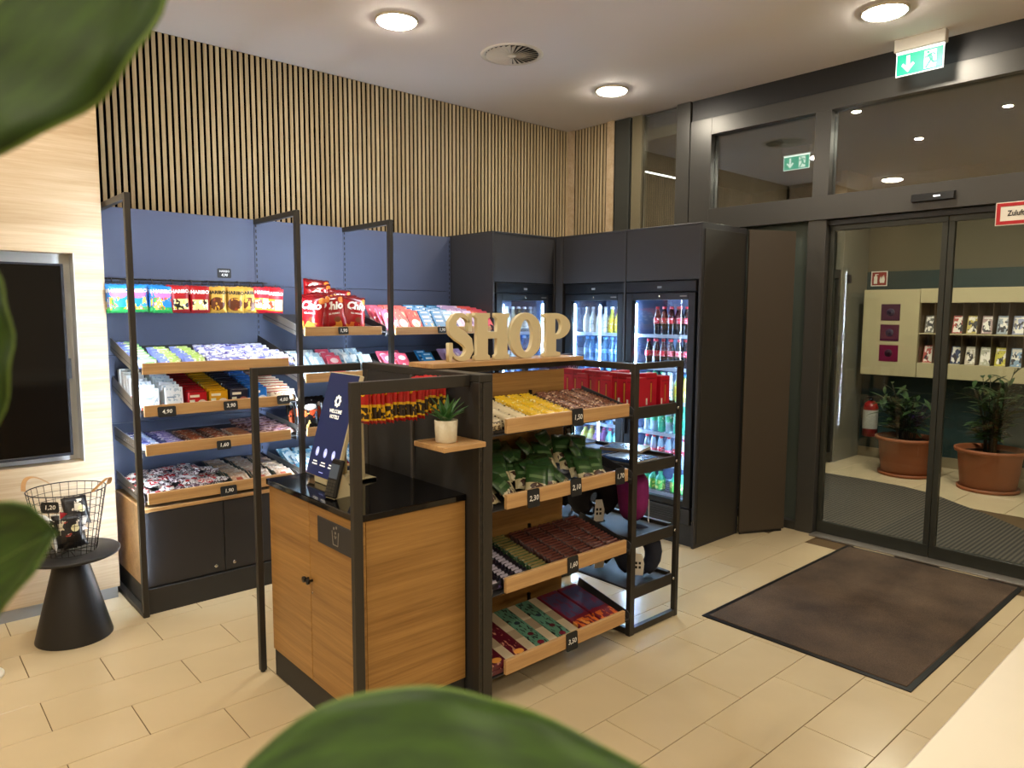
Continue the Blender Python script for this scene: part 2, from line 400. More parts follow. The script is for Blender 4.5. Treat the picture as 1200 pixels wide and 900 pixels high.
# curved ribbed entrance mat
mrib, nt, b = new_mat('ribbed_entrance_mat')
tc = nd(nt, 'ShaderNodeTexCoord'); wv = nd(nt, 'ShaderNodeTexWave', bands_direction='Y', inp={'Scale': 9.5, 'Distortion': .15}); nt.links.new(tc.outputs['Object'], wv.inputs[0])
cr = nd(nt, 'ShaderNodeValToRGB'); cr.color_ramp.elements[0].color = c4(srgb('#17140f')); cr.color_ramp.elements[1].color = c4(srgb('#514a3e'))
nt.links.new(wv.outputs['Fac'], cr.inputs[0]); nt.links.new(cr.outputs[0], b.inputs['Base Color']); b.inputs['Roughness'].default_value = .8
bp = nd(nt, 'ShaderNodeBump', inp={'Strength': .6, 'Distance': .004}); nt.links.new(wv.outputs['Fac'], bp.inputs['Height']); nt.links.new(bp.outputs[0], b.inputs['Normal'])
arc = [(5.76, 4.6), (7.75, 4.6), (7.87, 4.1), (7.91, 3.6), (7.925, 3.2), (7.9, 2.75), (7.79, 2.42), (7.58, 2.16), (7.33, 1.81), (7.04, 1.49), (6.7, 1.15), (6.3, .82), (5.76, .55)]
single('entrance_mat', MB().prism(arc, 0, .008, 'xy'), mrib, 'curved ribbed dark entrance mat behind the glass doors', 'mat')
# lobby door mat
mm, nt, b = new_mat('door_mat_pile')
tc = nd(nt, 'ShaderNodeTexCoord'); n1 = nd(nt, 'ShaderNodeTexNoise', inp={'Scale': 3., 'Detail': 5.}); n2 = nd(nt, 'ShaderNodeTexNoise', inp={'Scale': 260., 'Detail': 2.})
for q in (n1, n2): nt.links.new(tc.outputs['Object'], q.inputs['Vector'])
ad = nd(nt, 'ShaderNodeMath', operation='MULTIPLY'); nt.links.new(n1.outputs[0], ad.inputs[0]); nt.links.new(n2.outputs[0], ad.inputs[1])
cr = nd(nt, 'ShaderNodeValToRGB'); cr.color_ramp.elements[0].position = .1; cr.color_ramp.elements[1].position = .45
cr.color_ramp.elements[0].color = c4(srgb('#35281e')); cr.color_ramp.elements[1].color = c4(srgb('#65523f'))
nt.links.new(ad.outputs[0], cr.inputs[0]); nt.links.new(cr.outputs[0], b.inputs['Base Color']); b.inputs['Roughness'].default_value = .95
bp = nd(nt, 'ShaderNodeBump', inp={'Strength': .5, 'Distance': .003}); nt.links.new(n2.outputs[0], bp.inputs['Height']); nt.links.new(bp.outputs[0], b.inputs['Normal'])
dm = thing('door_mat', 'large rectangular dark brown door mat with black rubber edge', 'mat', (0, 0, 0))
part('rubber_edge', MB().cbox(3.57, 5.53, 1.15, 2.30, .0, .006, .002), m_black, dm)
part('pile', MB().cbox(3.60, 5.50, 1.18, 2.27, .0, .010, .003), mm, dm)

# ------------------------------------------------------------------ ceiling fittings
m_dome = emis('lamp_diffuser', WARM, K_LAMP)
m_ring = plain('lamp_ring', '#d8cfbd', .3, .3)
LAMPS = [(2.683, 4.14, 'round ceiling lamp nearest the slat wall over the snack shelves'), (4.839, 4.156, 'round ceiling lamp over the fridges near the wall corner'),
         (4.859, 1.955, 'round ceiling lamp over the door mat beside the exit sign')]
HID = [(x, y) for x in (-1.6, .53, 2.7, 4.86) for y in (-2.4, -.25, 1.95, 4.14) if (x, y) not in ((2.7, 4.14), (4.86, 4.14), (4.86, 1.95), (2.7, 1.95), (2.7, -.25))]
def lamp(x, y, label, grp=None):
    t = thing('ceiling_lamp', label, 'lamp', (x, y, HC), 0, grp)
    if 'lp' not in _first:
        _first['lp'] = [MB().lathe([(.140, 0), (.140, -.010), (.134, -.016), (.124, -.014), (.124, 0)], 32, cap=False).mesh('ring', m_ring),
                        MB().lathe([(.1235, -.006), (.1225, -.020), (.10, -.029), (.06, -.034), (.004, -.036)], 32).mesh('diffuser', m_dome),
                        MB().lathe([(.006, -.036), (.006, -.024)], 8).mesh('screw', m_chrome)]
    a, b, c = _first['lp']
    link('ring', a, t); link('diffuser', b, t)
    for k in range(3): link('screw', c, t, (.116 * math.cos(2.1 * k + 1), .116 * math.sin(2.1 * k + 1), .010))
    return t
for x, y, l in LAMPS: lamp(x, y, l)
for x, y in HID: lamp(x, y, 'round ceiling lamp elsewhere in the lobby, outside the view', 'lamps of the rest of the lobby')
# swirl air outlet
v = thing('air_diffuser', 'round white swirl air outlet in the ceiling between two lamps', 'vent', (3.658, 4.108, HC))
part('rim', MB().lathe([(.232, 0), (.232, -.003), (.20, -.005), (.195, -.003), (.195, 0)], 40, cap=False), m_white, v)
part('void', MB().lathe([(.196, -.001), (.004, -.001)], 40), m_black, v)
part('hub', MB().lathe([(.035, 0), (.035, -.012), (.02, -.018), (.003, -.018)], 20), m_white, v)
bl = MB().add([(.034, .006, -.002), (.192, .022, -.002), (.192, -.012, -.015), (.034, -.004, -.015), (.034, .006, 0), (.192, .022, 0), (.192, -.012, -.013), (.034, -.004, -.013)],
              [(0, 1, 2, 3), (7, 6, 5, 4), (0, 4, 5, 1), (1, 5, 6, 2), (2, 6, 7, 3), (3, 7, 4, 0)]).mesh('blade', m_white)
for k in range(28): link('blade', bl, v, (0, 0, 0), (0, 0, 2 * PI * k / 28))
# exit sign
m_exg = emis('exit_green', (.0, .46, .27), .5, (0, .25, .16)); m_exw = emis('exit_white', (.9, 1., .92), .55)
def exit_sign(loc, rotz, s, label):
    t = thing('exit_sign', label, 'exit sign', loc, rotz)
    w, h = .30 * s, .15 * s
    part('housing', MB().cbox(-w / 2 - .012, w / 2 + .012, -.028, .028, -.085 * s, 0, .004), plain('exit_housing', '#b4aea2', .5), t)
    part('light_slot', MB().box(-w / 2, w / 2, -.012, .012, -.095 * s, -.085 * s), m_exw, t)
    z0 = -.097 * s - h
    pn = part('panel', MB().box(-w / 2, w / 2, -.004, .004, z0, z0 + h), m_exw, t)
    part('green_field', MB().box(-w / 2 + .006, w / 2 - .006, -.0055, -.004, z0 + .006, z0 + h - .006), m_exg, pn)
    zc = z0 + h / 2; ax = -.072 * s; q = s
    arrow = [(-.011, .055), (.011, .055), (.011, -.012), (.030, .008), (.042, -.006), (0, -.055), (-.042, -.006), (-.030, .008), (-.011, -.012)]
    part('arrow', MB().prism([(ax + a * q, zc + b * q) for a, b in arrow], -.0065, -.0056, 'xz'), m_exw, pn)
    part('door_symbol', MB().box(.030 * q, .105 * q, -.0065, -.0056, zc - .058 * q, zc + .058 * q), m_exw, pn)
    man = MB(); ox = .066 * q
    def limb(pts, wd):
        for (a0, b0), (a1, b1) in zip(pts, pts[1:]):
            dx, dz = a1 - a0, b1 - b0; L = math.hypot(dx, dz); nx, nz = -dz / L * wd / 2, dx / L * wd / 2
            man.prism([(ox + (a0 + nx) * q, zc + (b0 + nz) * q), (ox + (a1 + nx) * q, zc + (b1 + nz) * q), (ox + (a1 - nx) * q, zc + (b1 - nz) * q), (ox + (a0 - nx) * q, zc + (b0 - nz) * q)], -.0074, -.0066, 'xz')
    man.prism([(ox + (-.012 + .010 * math.cos(k * .785)) * q, zc + (.045 + .010 * math.sin(k * .785)) * q) for k in range(8)], -.0074, -.0066, 'xz')
    limb([(-.006, .032), (.012, -.004)], .024); limb([(-.004, .030), (-.020, .014), (-.034, .018)], .010); limb([(0, .030), (.022, .034), (.032, .020)], .010)
    limb([(.010, -.002), (-.008, -.028), (-.024, -.055)], .013); limb([(.013, -.002), (.020, -.026), (.040, -.024)], .013)
    part('running_figure', man, m_exg, pn)
    return t
exit_sign((5.46, 1.95, HC), -PI / 2, 1., 'backlit green exit sign hanging from the lobby ceiling before the glazing')
exit_sign((7.06, 3.62, 3.45), -PI / 2, .9, 'smaller green exit sign seen through the top-light pane in the vestibule')
m_spot = emis('spot_white', (1, .93, .8), 2600.)
for i, (x, y, l) in enumerate([(6.2, 2.68, 'tiny recessed spot of the vestibule nearest the glazing'), (6.92, 1.79, 'tiny recessed spot of the vestibule above the second plant'), (7.57, 2.67, 'tiny recessed spot of the vestibule deepest in the middle')]):
    t = thing('recessed_spot', l, 'spotlight', (x, y, 3.45), 0, 'vestibule ceiling spots')
    part('trim_ring', MB().lathe([(.04, 0), (.04, -.005), (.03, -.005), (.03, 0)], 16, cap=False), m_white, t); part('lens', MB().lathe([(.03, -.002), (.003, -.003)], 16), m_spot, t)
t = thing('linear_lamp', 'thin white linear light seen through the narrow tall pane', 'lamp', (7.1, 5.28, 3.40))
part('profile', MB().cbox(-.7, .7, -.03, .03, 0, .05, .004), m_alu, t); part('diffuser', MB().box(-.69, .69, -.02, .02, -.004, 0), emis('linear_led', (1, 1, .95), 5.), t)

# red framed ventilation sign on the door glass
t = thing('ventilation_sign', 'white sign with red border on the right door glass', 'sign', (XF - .03, 1.305, 2.44))
t.rotation_euler = (0, 0, -PI / 2)
m_red = plain('sign_red', '#b3171d', .4)
part('plate', MB().cbox(-.17, .17, 0, .004, -.075, .075, .001), m_white, t)
fr = MB().box(-.164, .164, -.002, 0, .047, .069).box(-.164, .164, -.002, 0, -.069, -.047).box(-.164, -.142, -.002, 0, -.047, .047).box(.142, .164, -.002, 0, -.047, .047)
part('red_border', fr, m_red, t)
link('lettering', text_mesh('Zuluftöffnung', .048, m_ink, .0012, xscale=.78), t, (0, -.002, 0))

# ------------------------------------------------------------------ wall shelving (three bays)
ZP = 2.433; YP = 5.10; YPOST = 4.44
class Tray:
    """tilted tray: local u along x, v from front to back, w up from the tray floor"""
    def __init__(s, x0, x1, yf, zf, yb, zb):
        s.x0, s.x1 = x0, x1; s.a = math.atan2(zb - zf, yb - yf); s.L = math.hypot(zb - zf, yb - yf); s.M = T(x0, yf, zf) @ RX(s.a); s.w = x1 - x0
def make_tray(parent, x0, x1, yf, zf, yb, zb, bx0, bx1, bz0, bz1, led=True, by=None, wmat=None):
    t = Tray(x0, x1, yf, zf, yb, zb)
    o = link('tray', MB().box(0, t.w, 0, t.L, -.006, 0).mesh('tray', m_tray), parent); o.matrix_local = t.M
    sd = MB().prism([(0, -.03), (t.L, -.03), (t.L, .055), (.02, .04), (0, .03)], 0, .004, 'yz').mesh('tray_side', m_alu)
    link('side_plate', sd, o)
    sd2 = sd.copy(); sd2.materials[0] = m_tray; link('side_plate', sd2, o, (t.w - .004, 0, 0))
    by = by if by is not None else yf
    fbm = MB().cbox(bx0 - x0, bx1 - x0, -.020, 0, -(bz1 - bz0) / 2, (bz1 - bz0) / 2, .002).mesh('front_board', wmat or m_oak)
    b = link('front_board', fbm, o); b.matrix_local = t.M.inverted() @ T(x0, by, (bz0 + bz1) / 2)
    return t
BAYS = [(1.105, 2.10), (2.10, 2.80), (2.80, 3.815)]
TR = {}
TIL = math.tan(R(11.5))
lab = ['first wall shelf bay with hanging sweets beside the veneer wall', 'narrow middle wall shelf bay with stacked red crisp bags', 'last wall shelf bay beside the fridge housing']
for bi, (x0, x1) in enumerate(BAYS):
    t = thing('wall_shelf', 'dark blue-grey ' + lab[bi], 'shelf', (0, 0, 0), 0, 'wall shelf bays')
    for z0, z1 in ((.62, 1.06), (1.063, 1.497), (1.50, 1.962), (1.965, ZP)):
        part('back_panel', MB().cbox(x0 + .012, x1 - .012, YP, YP + .02, z0, z1, .0015), m_panel, t)
    for xx in ((x0, x1) if bi == 2 else (x0,)):
        up = part('upright_rail', MB().box(xx - .012, xx + .012, YP - .004, YP + .03, .1, ZP), m_panel, t)
        sm = MB()
        for k in range(44): sm.box(xx - .004, xx + .004, YP - .0052, YP - .0035, .66 + k * .04, .66 + k * .04 + .022)
        tag(part('slots', sm, m_black, up), None, None, None, 'stuff')
        if xx == x1: continue
        fp_ = part('frame_post', MB().cbox(xx - .015, xx + .015, YPOST - .02, YPOST + .02, .0, ZP, .002), m_frame, t)
        part('led_strip', MB().box(xx - .007, xx + .007, YPOST + .0205, YPOST + .0265, .20, ZP - .06), m_led, fp_)
        part('frame_arm', MB().cbox(xx - .015, xx + .015, YPOST + .02, YP + .02, ZP - .035, ZP, .002), m_frame, t)
        part('foot_runner', MB().cbox(xx - .018, xx + .018, YPOST - .015, YP, 0, .03, .002), m_frame, t)
    # base cabinet
    cb = part('base_cabinet', MB().box(x0 + .02, x1 - .02, 4.49, YP, .15, .61), m_dark, t)
    part('side_panel', MB().box(x0 + .016, x0 + .02, 4.475, YP, .15, .63), m_oak, cb)
    part('top_board', MB().cbox(x0 + .018, x1 - .018, 4.465, YP, .61, .632, .002), m_oak, cb)
    part('plinth', MB().box(x0 + .02, x1 - .02, 4.455, YP, 0, .15), m_dark, cb)
    xm = (x0 + x1) / 2 - .02
    for j, (a, b) in enumerate(((x0 + .022, xm - .002), (xm + .002, x1 - .022))):
        d = part('door', MB().cbox(a, b, 4.47, 4.49, .158, .605, .002), m_tower, cb)
        d.parent = cb
        kx = b - .055 if j == 0 else a + .055
        link('lock', MB().lathe([(.011, 0), (.011, .004), (.008, .006), (.002, .006)], 14).mesh('lock', m_chrome), t, (kx, 4.47, .20), (PI / 2, 0, 0))
    # trays
    if bi == 0: spec = [(1.412, 1.42, 1.485, 1), (1.160, 1.175, 1.240, 1), (.945, .947, 1.013, 0), (.655, .66, .725, 0)]
    elif bi == 1: spec = [(1.60, 1.622, 1.682, 1), (1.285, 1.31, 1.372, 1), (.945, .951, 1.01, 0), (.655, .66, .725, 0)]
    else: spec = [(1.60, 1.618, 1.675, 1), (1.285, 1.31, 1.372, 1), (.945, .951, 1.01, 0), (.655, .66, .725, 0)]
    for k, (zf, b0, b1, tilt) in enumerate(spec):
        zf = b0 + .018
        TR[bi, k] = make_tray(t, x0 + .025, x1 - .02, 4.47, zf, YP - .03, zf + (.6 * TIL if tilt else .03), x0 + .042, x1 - .075, b0, b1, True, 4.46)
# peg rail
pr = thing('peg_rail', 'thin dark wire rail with hooks carrying the hanging sweet bags', 'rail', (0, 0, 0))
part('cross_bar', MB().tube([(1.115, 5.07, 1.985), (2.16, 5.07, 1.985)], .004, 6), m_frame, pr)
HKX = [1.095, 1.20, 1.325, 1.445, 1.565, 1.675, 1.775, 1.875, 1.965, 2.05]
HKX = [x + .035 for x in HKX]
hk = MB().tube([(0, 5.07, 1.985), (0, 4.97, 1.985), (0, 4.94, 1.955), (0, 4.765, 1.950), (0, 4.76, 1.965)], .003, 6).mesh('hook', m_frame)
for x in HKX: link('hook', hk, pr, (x, 0, 0))
part('price_channel', MB().box(1.12, 2.14, 5.076, 5.080, 1.979, 1.988), m_frame, pr)

# ------------------------------------------------------------------ products: prototypes
def bag_mesh(w, h, t, mat, nx=8, nz=8, seed=1, crimp=.06):
    rnd = random.Random(seed); mb = MB()
    def surf(sg):
        vs = []
        for j in range(nz + 1):
            for i in range(nx + 1):
                u = 2 * i / nx - 1; vv = j / nz; e = 2 * vv - 1
                k = (1 - abs(u) ** 3) ** .7 * max(0, 1 - (abs(e) / (1 - crimp)) ** 4 if abs(e) < 1 - crimp else 0) ** .6
                y = t / 2 * k * (1 + rnd.uniform(-.14, .14))
                sq = 1 - .05 * (1 - abs(e) ** 2)
                z = h * vv + (.004 * (i % 2) if j in (0, nz) else 0)
                vs.append((u * w / 2 * sq, sg * (y + .0006), z))
        fs = [(j * (nx + 1) + i, j * (nx + 1) + i + 1, (j + 1) * (nx + 1) + i + 1, (j + 1) * (nx + 1) + i) for j in range(nz) for i in range(nx)]
        mb.add(vs, fs if sg < 0 else [tuple(reversed(f)) for f in fs], 0, True)
    surf(-1); surf(1)
    per = list(range(nx + 1)) + [j * (nx + 1) + nx for j in range(1, nz + 1)] + [nz * (nx + 1) + i for i in range(nx - 1, -1, -1)] + [j * (nx + 1) for j in range(nz - 1, 0, -1)]
    N = (nx + 1) * (nz + 1)
    mb.add([], []); o = 0
    for a, b in zip(per, per[1:] + per[:1]): mb.f.append((a, a + N, b + N, b)); mb.m.append(0); mb.sm.append(False)
    return mb.mesh('bag', mat, (w, h))
def bag_front(w, h, t):
    def f(x, z):
        u = min(1, abs(2 * x / w)); e = min(.93, abs(2 * z / h - 1)); return -(t / 2 * (1 - u ** 3) ** .7 * (1 - (e / .94) ** 4) ** .6) - .003
    return f
def fit_text(me, w, h, t, dz):
    f = bag_front(w, h, t)
    for v in me.vertices: x, z = v.co.x, v.co.z + dz; v.co = Vector((x, f(x, z), z))
    return me
def carton_mesh(w, d, h, mat, c=.002):
    return MB().cbox(-w / 2, w / 2, -d / 2, d / 2, 0, h, c).mesh('carton', mat, (w, h))
def proto(name, me): return link(name, me)
def unused_cleanup():
    for o in list(bpy.data.objects):
        if o.get('proto') and o.name not in _first:
            for c in o.children: bpy.data.objects.remove(c)
            bpy.data.objects.remove(o)
m_txtw = plain('print_white', '#f2efe6', .4, 0, .01); m_txtk = plain('print_black', '#17120c', .4, 0, .01); m_txtr = plain('print_red', '#c01020', .4, 0, .01); m_txty = plain('print_yellow', '#f0c020', .4, 0, .01)

ORD = ['first', 'second', 'third', 'fourth', 'fifth', 'sixth', 'seventh', 'eighth', 'ninth', 'tenth', 'eleventh', 'twelfth', 'thirteenth', 'fourteenth', 'fifteenth', 'sixteenth', 'seventeenth', 'eighteenth', 'nineteenth', 'twentieth', 'last']
def lab(base, suffix):
    t = base + ', ' + suffix
    if len(t.replace('-', ' ').split()) > 16: print('LONG LABEL', len(t.split()), t)
    return t
def shingle(tr, u0, u1, cols, rows, protos, lean, v0, v1, label, cat, group, jit=.004, lift=.002, rz=.05, gap=None, h0=0., c0=0, ctot=None):
    """columns across the tray, packs one behind another, leaning back by `lean` degrees from upright"""
    for c in range(cols):
        uc = u0 + (u1 - u0) * (c + .5) / cols; p = protos[c % len(protos)]
        for r in range(rows):
            v = v0 + (v1 - v0) * r / max(1, rows - 1)
            M = tr.M @ T(uc + random.uniform(-jit, jit), v + random.uniform(-jit, jit) * .6, lift + h0) @ RZ(random.uniform(-rz, rz)) @ RX(-R(lean + random.uniform(-3, 3)))
            ct_ = ctot or cols; where = ('%s column from left, ' % ORD[c0 + c] if ct_ > 1 else '') + '%s from front' % ORD[r]
            place(p, M, lab(label, where), cat, group)

# ---- hanging sweet bags (bay 1)
def sweets(nm, base, layers, txt, tm, w=.115, h=.165):
    p = proto('sweet_bag', bag_mesh(w, h, .038, printed(nm, base, layers, .28), seed=sum(map(ord, nm)) % 99))
    link('lettering', fit_text(text_mesh('HARIBO', .030, tm, .0012), w, h, .038, h * .80), p); return p
mixed = [('blot', 6, .52, '#f2c832', .06, .94, .12, .58), ('blot', 7, .56, '#d83a2c', .06, .94, .12, .58), ('blot', 7, .6, '#3aa04a', .06, .94, .12, .56), ('blot', 6, .62, '#f4efe2', .06, .94, .14, .58)]
SW = [sweets('sweets_blue', '#1f7fd0', [('rect', 0, 1, .0, .22, '#2aa352'), ('ell', .5, .70, .42, .17, '#d96aa8')] + mixed, 'w', m_txtw),
      sweets('sweets_red', '#a3141c', [('rect', .1, .9, .12, .52, '#e6d08a')] + [('blot', 5, .52, '#1c1410', .1, .9, .12, .52), ('blot', 6, .58, '#f0c428', .1, .9, .12, .52), ('blot', 6, .6, '#f4efe2', .1, .9, .12, .5)], 'w', m_txtw),
      sweets('sweets_gold', '#caa243', [('ell', .5, .36, .40, .26, '#5c2d18'), ('blot', 6, .58, '#d8a640', .12, .88, .12, .58), ('blot', 7, .6, '#8c3a1e', .12, .88, .12, .58)], 'k', m_txtk),
      sweets('sweets_red_yellow', '#d31a2a', [('rect', 0, 1, .10, .58, '#f0b41e'), ('rect', .08, .46, .18, .5, '#f3d9c8'), ('rect', .52, .94, .14, .56, '#f6efe4'), ('blot', 6, .58, '#a0461e', .06, .94, .14, .54)], 'w', m_txtw)]
which = [0, 0, 0, 1, 1, 2, 2, 2, 3, 3]
SWL = ['blue and green sweet bag hanging from the peg rail', 'dark red sweet bag hanging from the peg rail', 'gold sweet bag hanging from the peg rail', 'red and yellow sweet bag hanging from the peg rail']
for x, k in zip(HKX, which):
    for d in range(5):
        place(SW[k], T(x + random.uniform(-.008, .008), 4.79 + d * .042, 1.952 - .172 + random.uniform(-.012, .003)) @ RZ(random.uniform(-.22, .22) - .08) @ RY(random.uniform(-.05, .05)) @ RX(random.uniform(-.06, .08)), lab(SWL[k], '%s hook, %s from front' % (ORD[HKX.index(x)], ORD[d])), 'sweets', 'hanging ' + SWL[k].split(' sweet')[0] + ' sweet bags')

# ---- bay 1 tray 1: wafer packs
def flat(nm, name, base, layers, w, h, t=.014, seed=3): return proto(name, bag_mesh(w, h, t, printed(nm, base, layers, .3), 6, 6, seed))
wg = flat('wafer_green', 'gum_pack', '#5fb46a', [('rect', 0, .42, 0, 1, '#6a78c8'), ('rect', .35, 1, .62, .86, '#d9e3a8'), ('blot', 10, .56, '#eef2ea', 0, 1, .2, .8)], .118, .075)
wg2 = flat('wafer_lime', 'gum_pack', '#a9c86a', [('rect', 0, .38, 0, 1, '#7484cc'), ('rect', .35, 1, .1, .4, '#2f9a52'), ('blot', 10, .57, '#f2f3dc', .2, 1, .3, .9)], .115, .075)
wp = flat('wafer_violet', 'gum_pack', '#7f86c8', [('blot', 3.5, .48, '#dfe3f2', 0, 1, 0, 1), ('blot', 4.5, .60, '#4c3f9e', 0, 1, 0, 1), ('ell', .85, .4, .1, .2, '#e0b060')], .118, .07)
t0 = TR[0, 0]
L1 = 'green gum pack under the hanging sweets'
shingle(t0, .0, .125, 1, 8, [wg], 52, .03, .46, L1, 'chewing gum', 'green gum packs in the top tray', ctot=3)
shingle(t0, .15, .26, 1, 6, [wg2], 56, .03, .34, L1, 'chewing gum', 'green gum packs in the top tray', c0=1, ctot=3)
shingle(t0, .29, .40, 1, 6, [wg2], 56, .03, .34, L1, 'chewing gum', 'green gum packs in the top tray', c0=2, ctot=3)
shingle(t0, .43, .91, 4, 6, [wp], 58, .03, .38, 'pale violet gum pack under the hanging sweets', 'chewing gum', 'violet gum packs in the top tray', jit=.010, rz=.12, ctot=5)
shingle(t0, .86, .94, 1, 4, [wp], 60, -.012, .2, 'pale violet gum pack under the hanging sweets', 'chewing gum', 'violet gum packs in the top tray', jit=.008, c0=4, ctot=5)
# ---- bay 1 tray 2: sweets boxes and biscuit packs
t0 = TR[0, 1]
wh = proto('tissue_carton', carton_mesh(.10, .05, .125, printed('carton_white', '#dfe6ea', [('blot', 9, .56, '#a8bccc', .1, .9, .2, .95), ('rect', 0, 1, 0, .14, '#d8432a'), ('rect', .1, .6, .5, .56, '#7c93ac')], .5)))
shingle(t0, .01, .125, 1, 7, [wh], 18, .055, .50, 'white carton with red foot strip', 'carton', 'white cartons in the second tray', jit=.002, rz=.02, ctot=2)
shingle(t0, .145, .255, 1, 7, [wh], 18, .05, .42, 'white carton with red foot strip', 'carton', 'white cartons in the second tray', jit=.002, rz=.02, c0=1, ctot=2)
def biscuit(nm, base, dark, acc):
    return proto('biscuit_pack', MB().cbox(-.056, .056, -.022, .022, 0, .095, .006).mesh('pack', printed(nm, base, [('rect', 0, 1, .92, 1.1, dark), ('ell', .72, .28, .22, .18, acc), ('rect', .08, .34, .3, .48, '#e9efda'), ('rect', .1, .6, .62, .78, '#f2ead6')], .28), (.112, .095)))
for k, (nm, ba, dk, ac, lb, u) in enumerate([('biscuit_red', '#b5121f', '#8e0c16', '#e8dccb', 'red', .275), ('biscuit_yellow', '#d9a011', '#b98408', '#e8dccb', 'yellow', .40), ('biscuit_navy', '#141b33', '#0e1428', '#b46a58', 'dark navy', .525), ('biscuit_blue', '#1d6fc2', '#1a5ea8', '#cfe0ea', 'bright blue', .65)]):
    shingle(t0, u, u + .115, 1, 10, [biscuit(nm, ba, dk, ac)], 14, .045, .49, lb + ' biscuit pack standing on the second wall tray', 'biscuits', lb + ' biscuit packs', jit=.0015, rz=.015)
ck = flat('cookie_cream', 'cookie_pack', '#e2cba4', [('blot', 8, .54, '#7d4a2a', .05, .95, .25, .75), ('blot', 10, .6, '#f5eedd', 0, 1, 0, 1), ('rect', .0, 1, .8, .9, '#b0392c')], .19, .09, .02)
shingle(t0, .775, .965, 1, 9, [ck], 48, .01, .50, 'cream cookie pack at the right end of the second tray', 'cookies', 'cream cookie packs', jit=.006)
# ---- bay 1 tray 3: bars
t0 = TR[0, 2]
def bar(nm, base, lay, w=.13, h=.04, name='snack_bar'): return proto(name, bag_mesh(w, h, .016, printed(nm, base, lay, .3), 8, 4, 5, .02))
b1 = bar('bar_blue', '#a8bcd8', [('rect', .3, .7, .2, .9, '#4a4f9a'), ('blot', 8, .56, '#f0f2f4', 0, 1, 0, 1)])
b2 = bar('bar_lilac', '#8f80c0', [('rect', 0, .3, 0, 1, '#2a2f6c'), ('blot', 9, .55, '#e8e0ee', .2, 1, 0, 1)])
b3 = bar('bar_brown', '#5a2e1c', [('rect', .2, .8, .3, .7, '#a4542c'), ('blot', 9, .6, '#e6d6c0', 0, 1, 0, 1)])
b4 = bar('bar_darkred', '#6b2020', [('rect', .1, .9, .25, .75, '#c08058'), ('rect', 0, .1, 0, 1, '#d8c8b8')])
b5 = flat('bar_pouch', 'nut_pouch', '#c8a8a0', [('blot', 7, .5, '#6a3c34', 0, 1, .1, .9), ('rect', 0, 1, .8, 1, '#8a5a78')], .15, .08)
for (p, u, lb, rows, v1) in ((b1, .0, 'pale blue and white', 11, .46), (b2, .135, 'lilac', 10, .42), (b3, .285, 'dark brown', 9, .38), (b3, .43, 'dark brown', 9, .38), (b4, .57, 'dark red', 7, .30)):
    shingle(t0, u, u + .13, 1, rows, [p], 66, .02, v1, lb + ' bar lying on the third wall tray', 'chocolate bar', lb + ' bars of the third tray', lift=.008, c0=int(u > .4), ctot=2 if lb == 'dark brown' else 1)
shingle(t0, .70, .96, 2, 6, [b5], 72, .01, .44, 'pinkish brown pouch on the third wall tray', 'pouch', 'pouches of the third tray', jit=.012, rz=.3, lift=.02)
# ---- bay 1 tray 4: loose small packs and file of tablets
t0 = TR[0, 3]
lo = [bar('mini_red', '#c8202c', [('blot', 7, .5, '#f0ece8', 0, 1, 0, 1)], .075, .045, 'mini_pack'), bar('mini_white', '#e4e2e2', [('blot', 8, .56, '#30303c', 0, 1, 0, 1), ('rect', .3, .7, .3, .8, '#c83a3a')], .08, .045, 'mini_pack'), bar('mini_dark', '#6a5060', [('blot', 8, .5, '#efe8ea', 0, 1, 0, 1)], .075, .045, 'mini_pack')]
lol = ['red mini chocolate pack lying loose in the bottom tray', 'white mini chocolate pack lying loose in the bottom tray', 'dark mini chocolate pack lying loose in the bottom tray']
for k in range(110):
    q = random.choice((0, 1, 1, 2)); u = random.uniform(.03, .50); vv = random.uniform(.02, .52); lay = random.choice((.004, .02, .036))
    place(lo[q], t0.M @ T(u, vv, .012 + lay) @ RZ(random.uniform(-1.5, 1.5)) @ RX(-R(random.uniform(65, 95))), lol[q], 'sweets', lol[q].split(' mini')[0] + ' minis in the bottom tray')
tb = flat('tablet_beige', 'chocolate_tablet', '#cda886', [('rect', 0, 1, .0, .12, '#8a5a40'), ('rect', .0, .08, 0, 1, '#4a5a52'), ('blot', 9, .55, '#eadcc8', .1, 1, .2, .9), ('rect', .3, .6, .3, .6, '#c05a40')], .125, .12, .012)
shingle(t0, .52, .955, 3, 10, [tb], 74, .01, .48, 'beige chocolate tablet on the bottom wall tray', 'chocolate', 'beige tablets of the bottom tray', lift=.012)
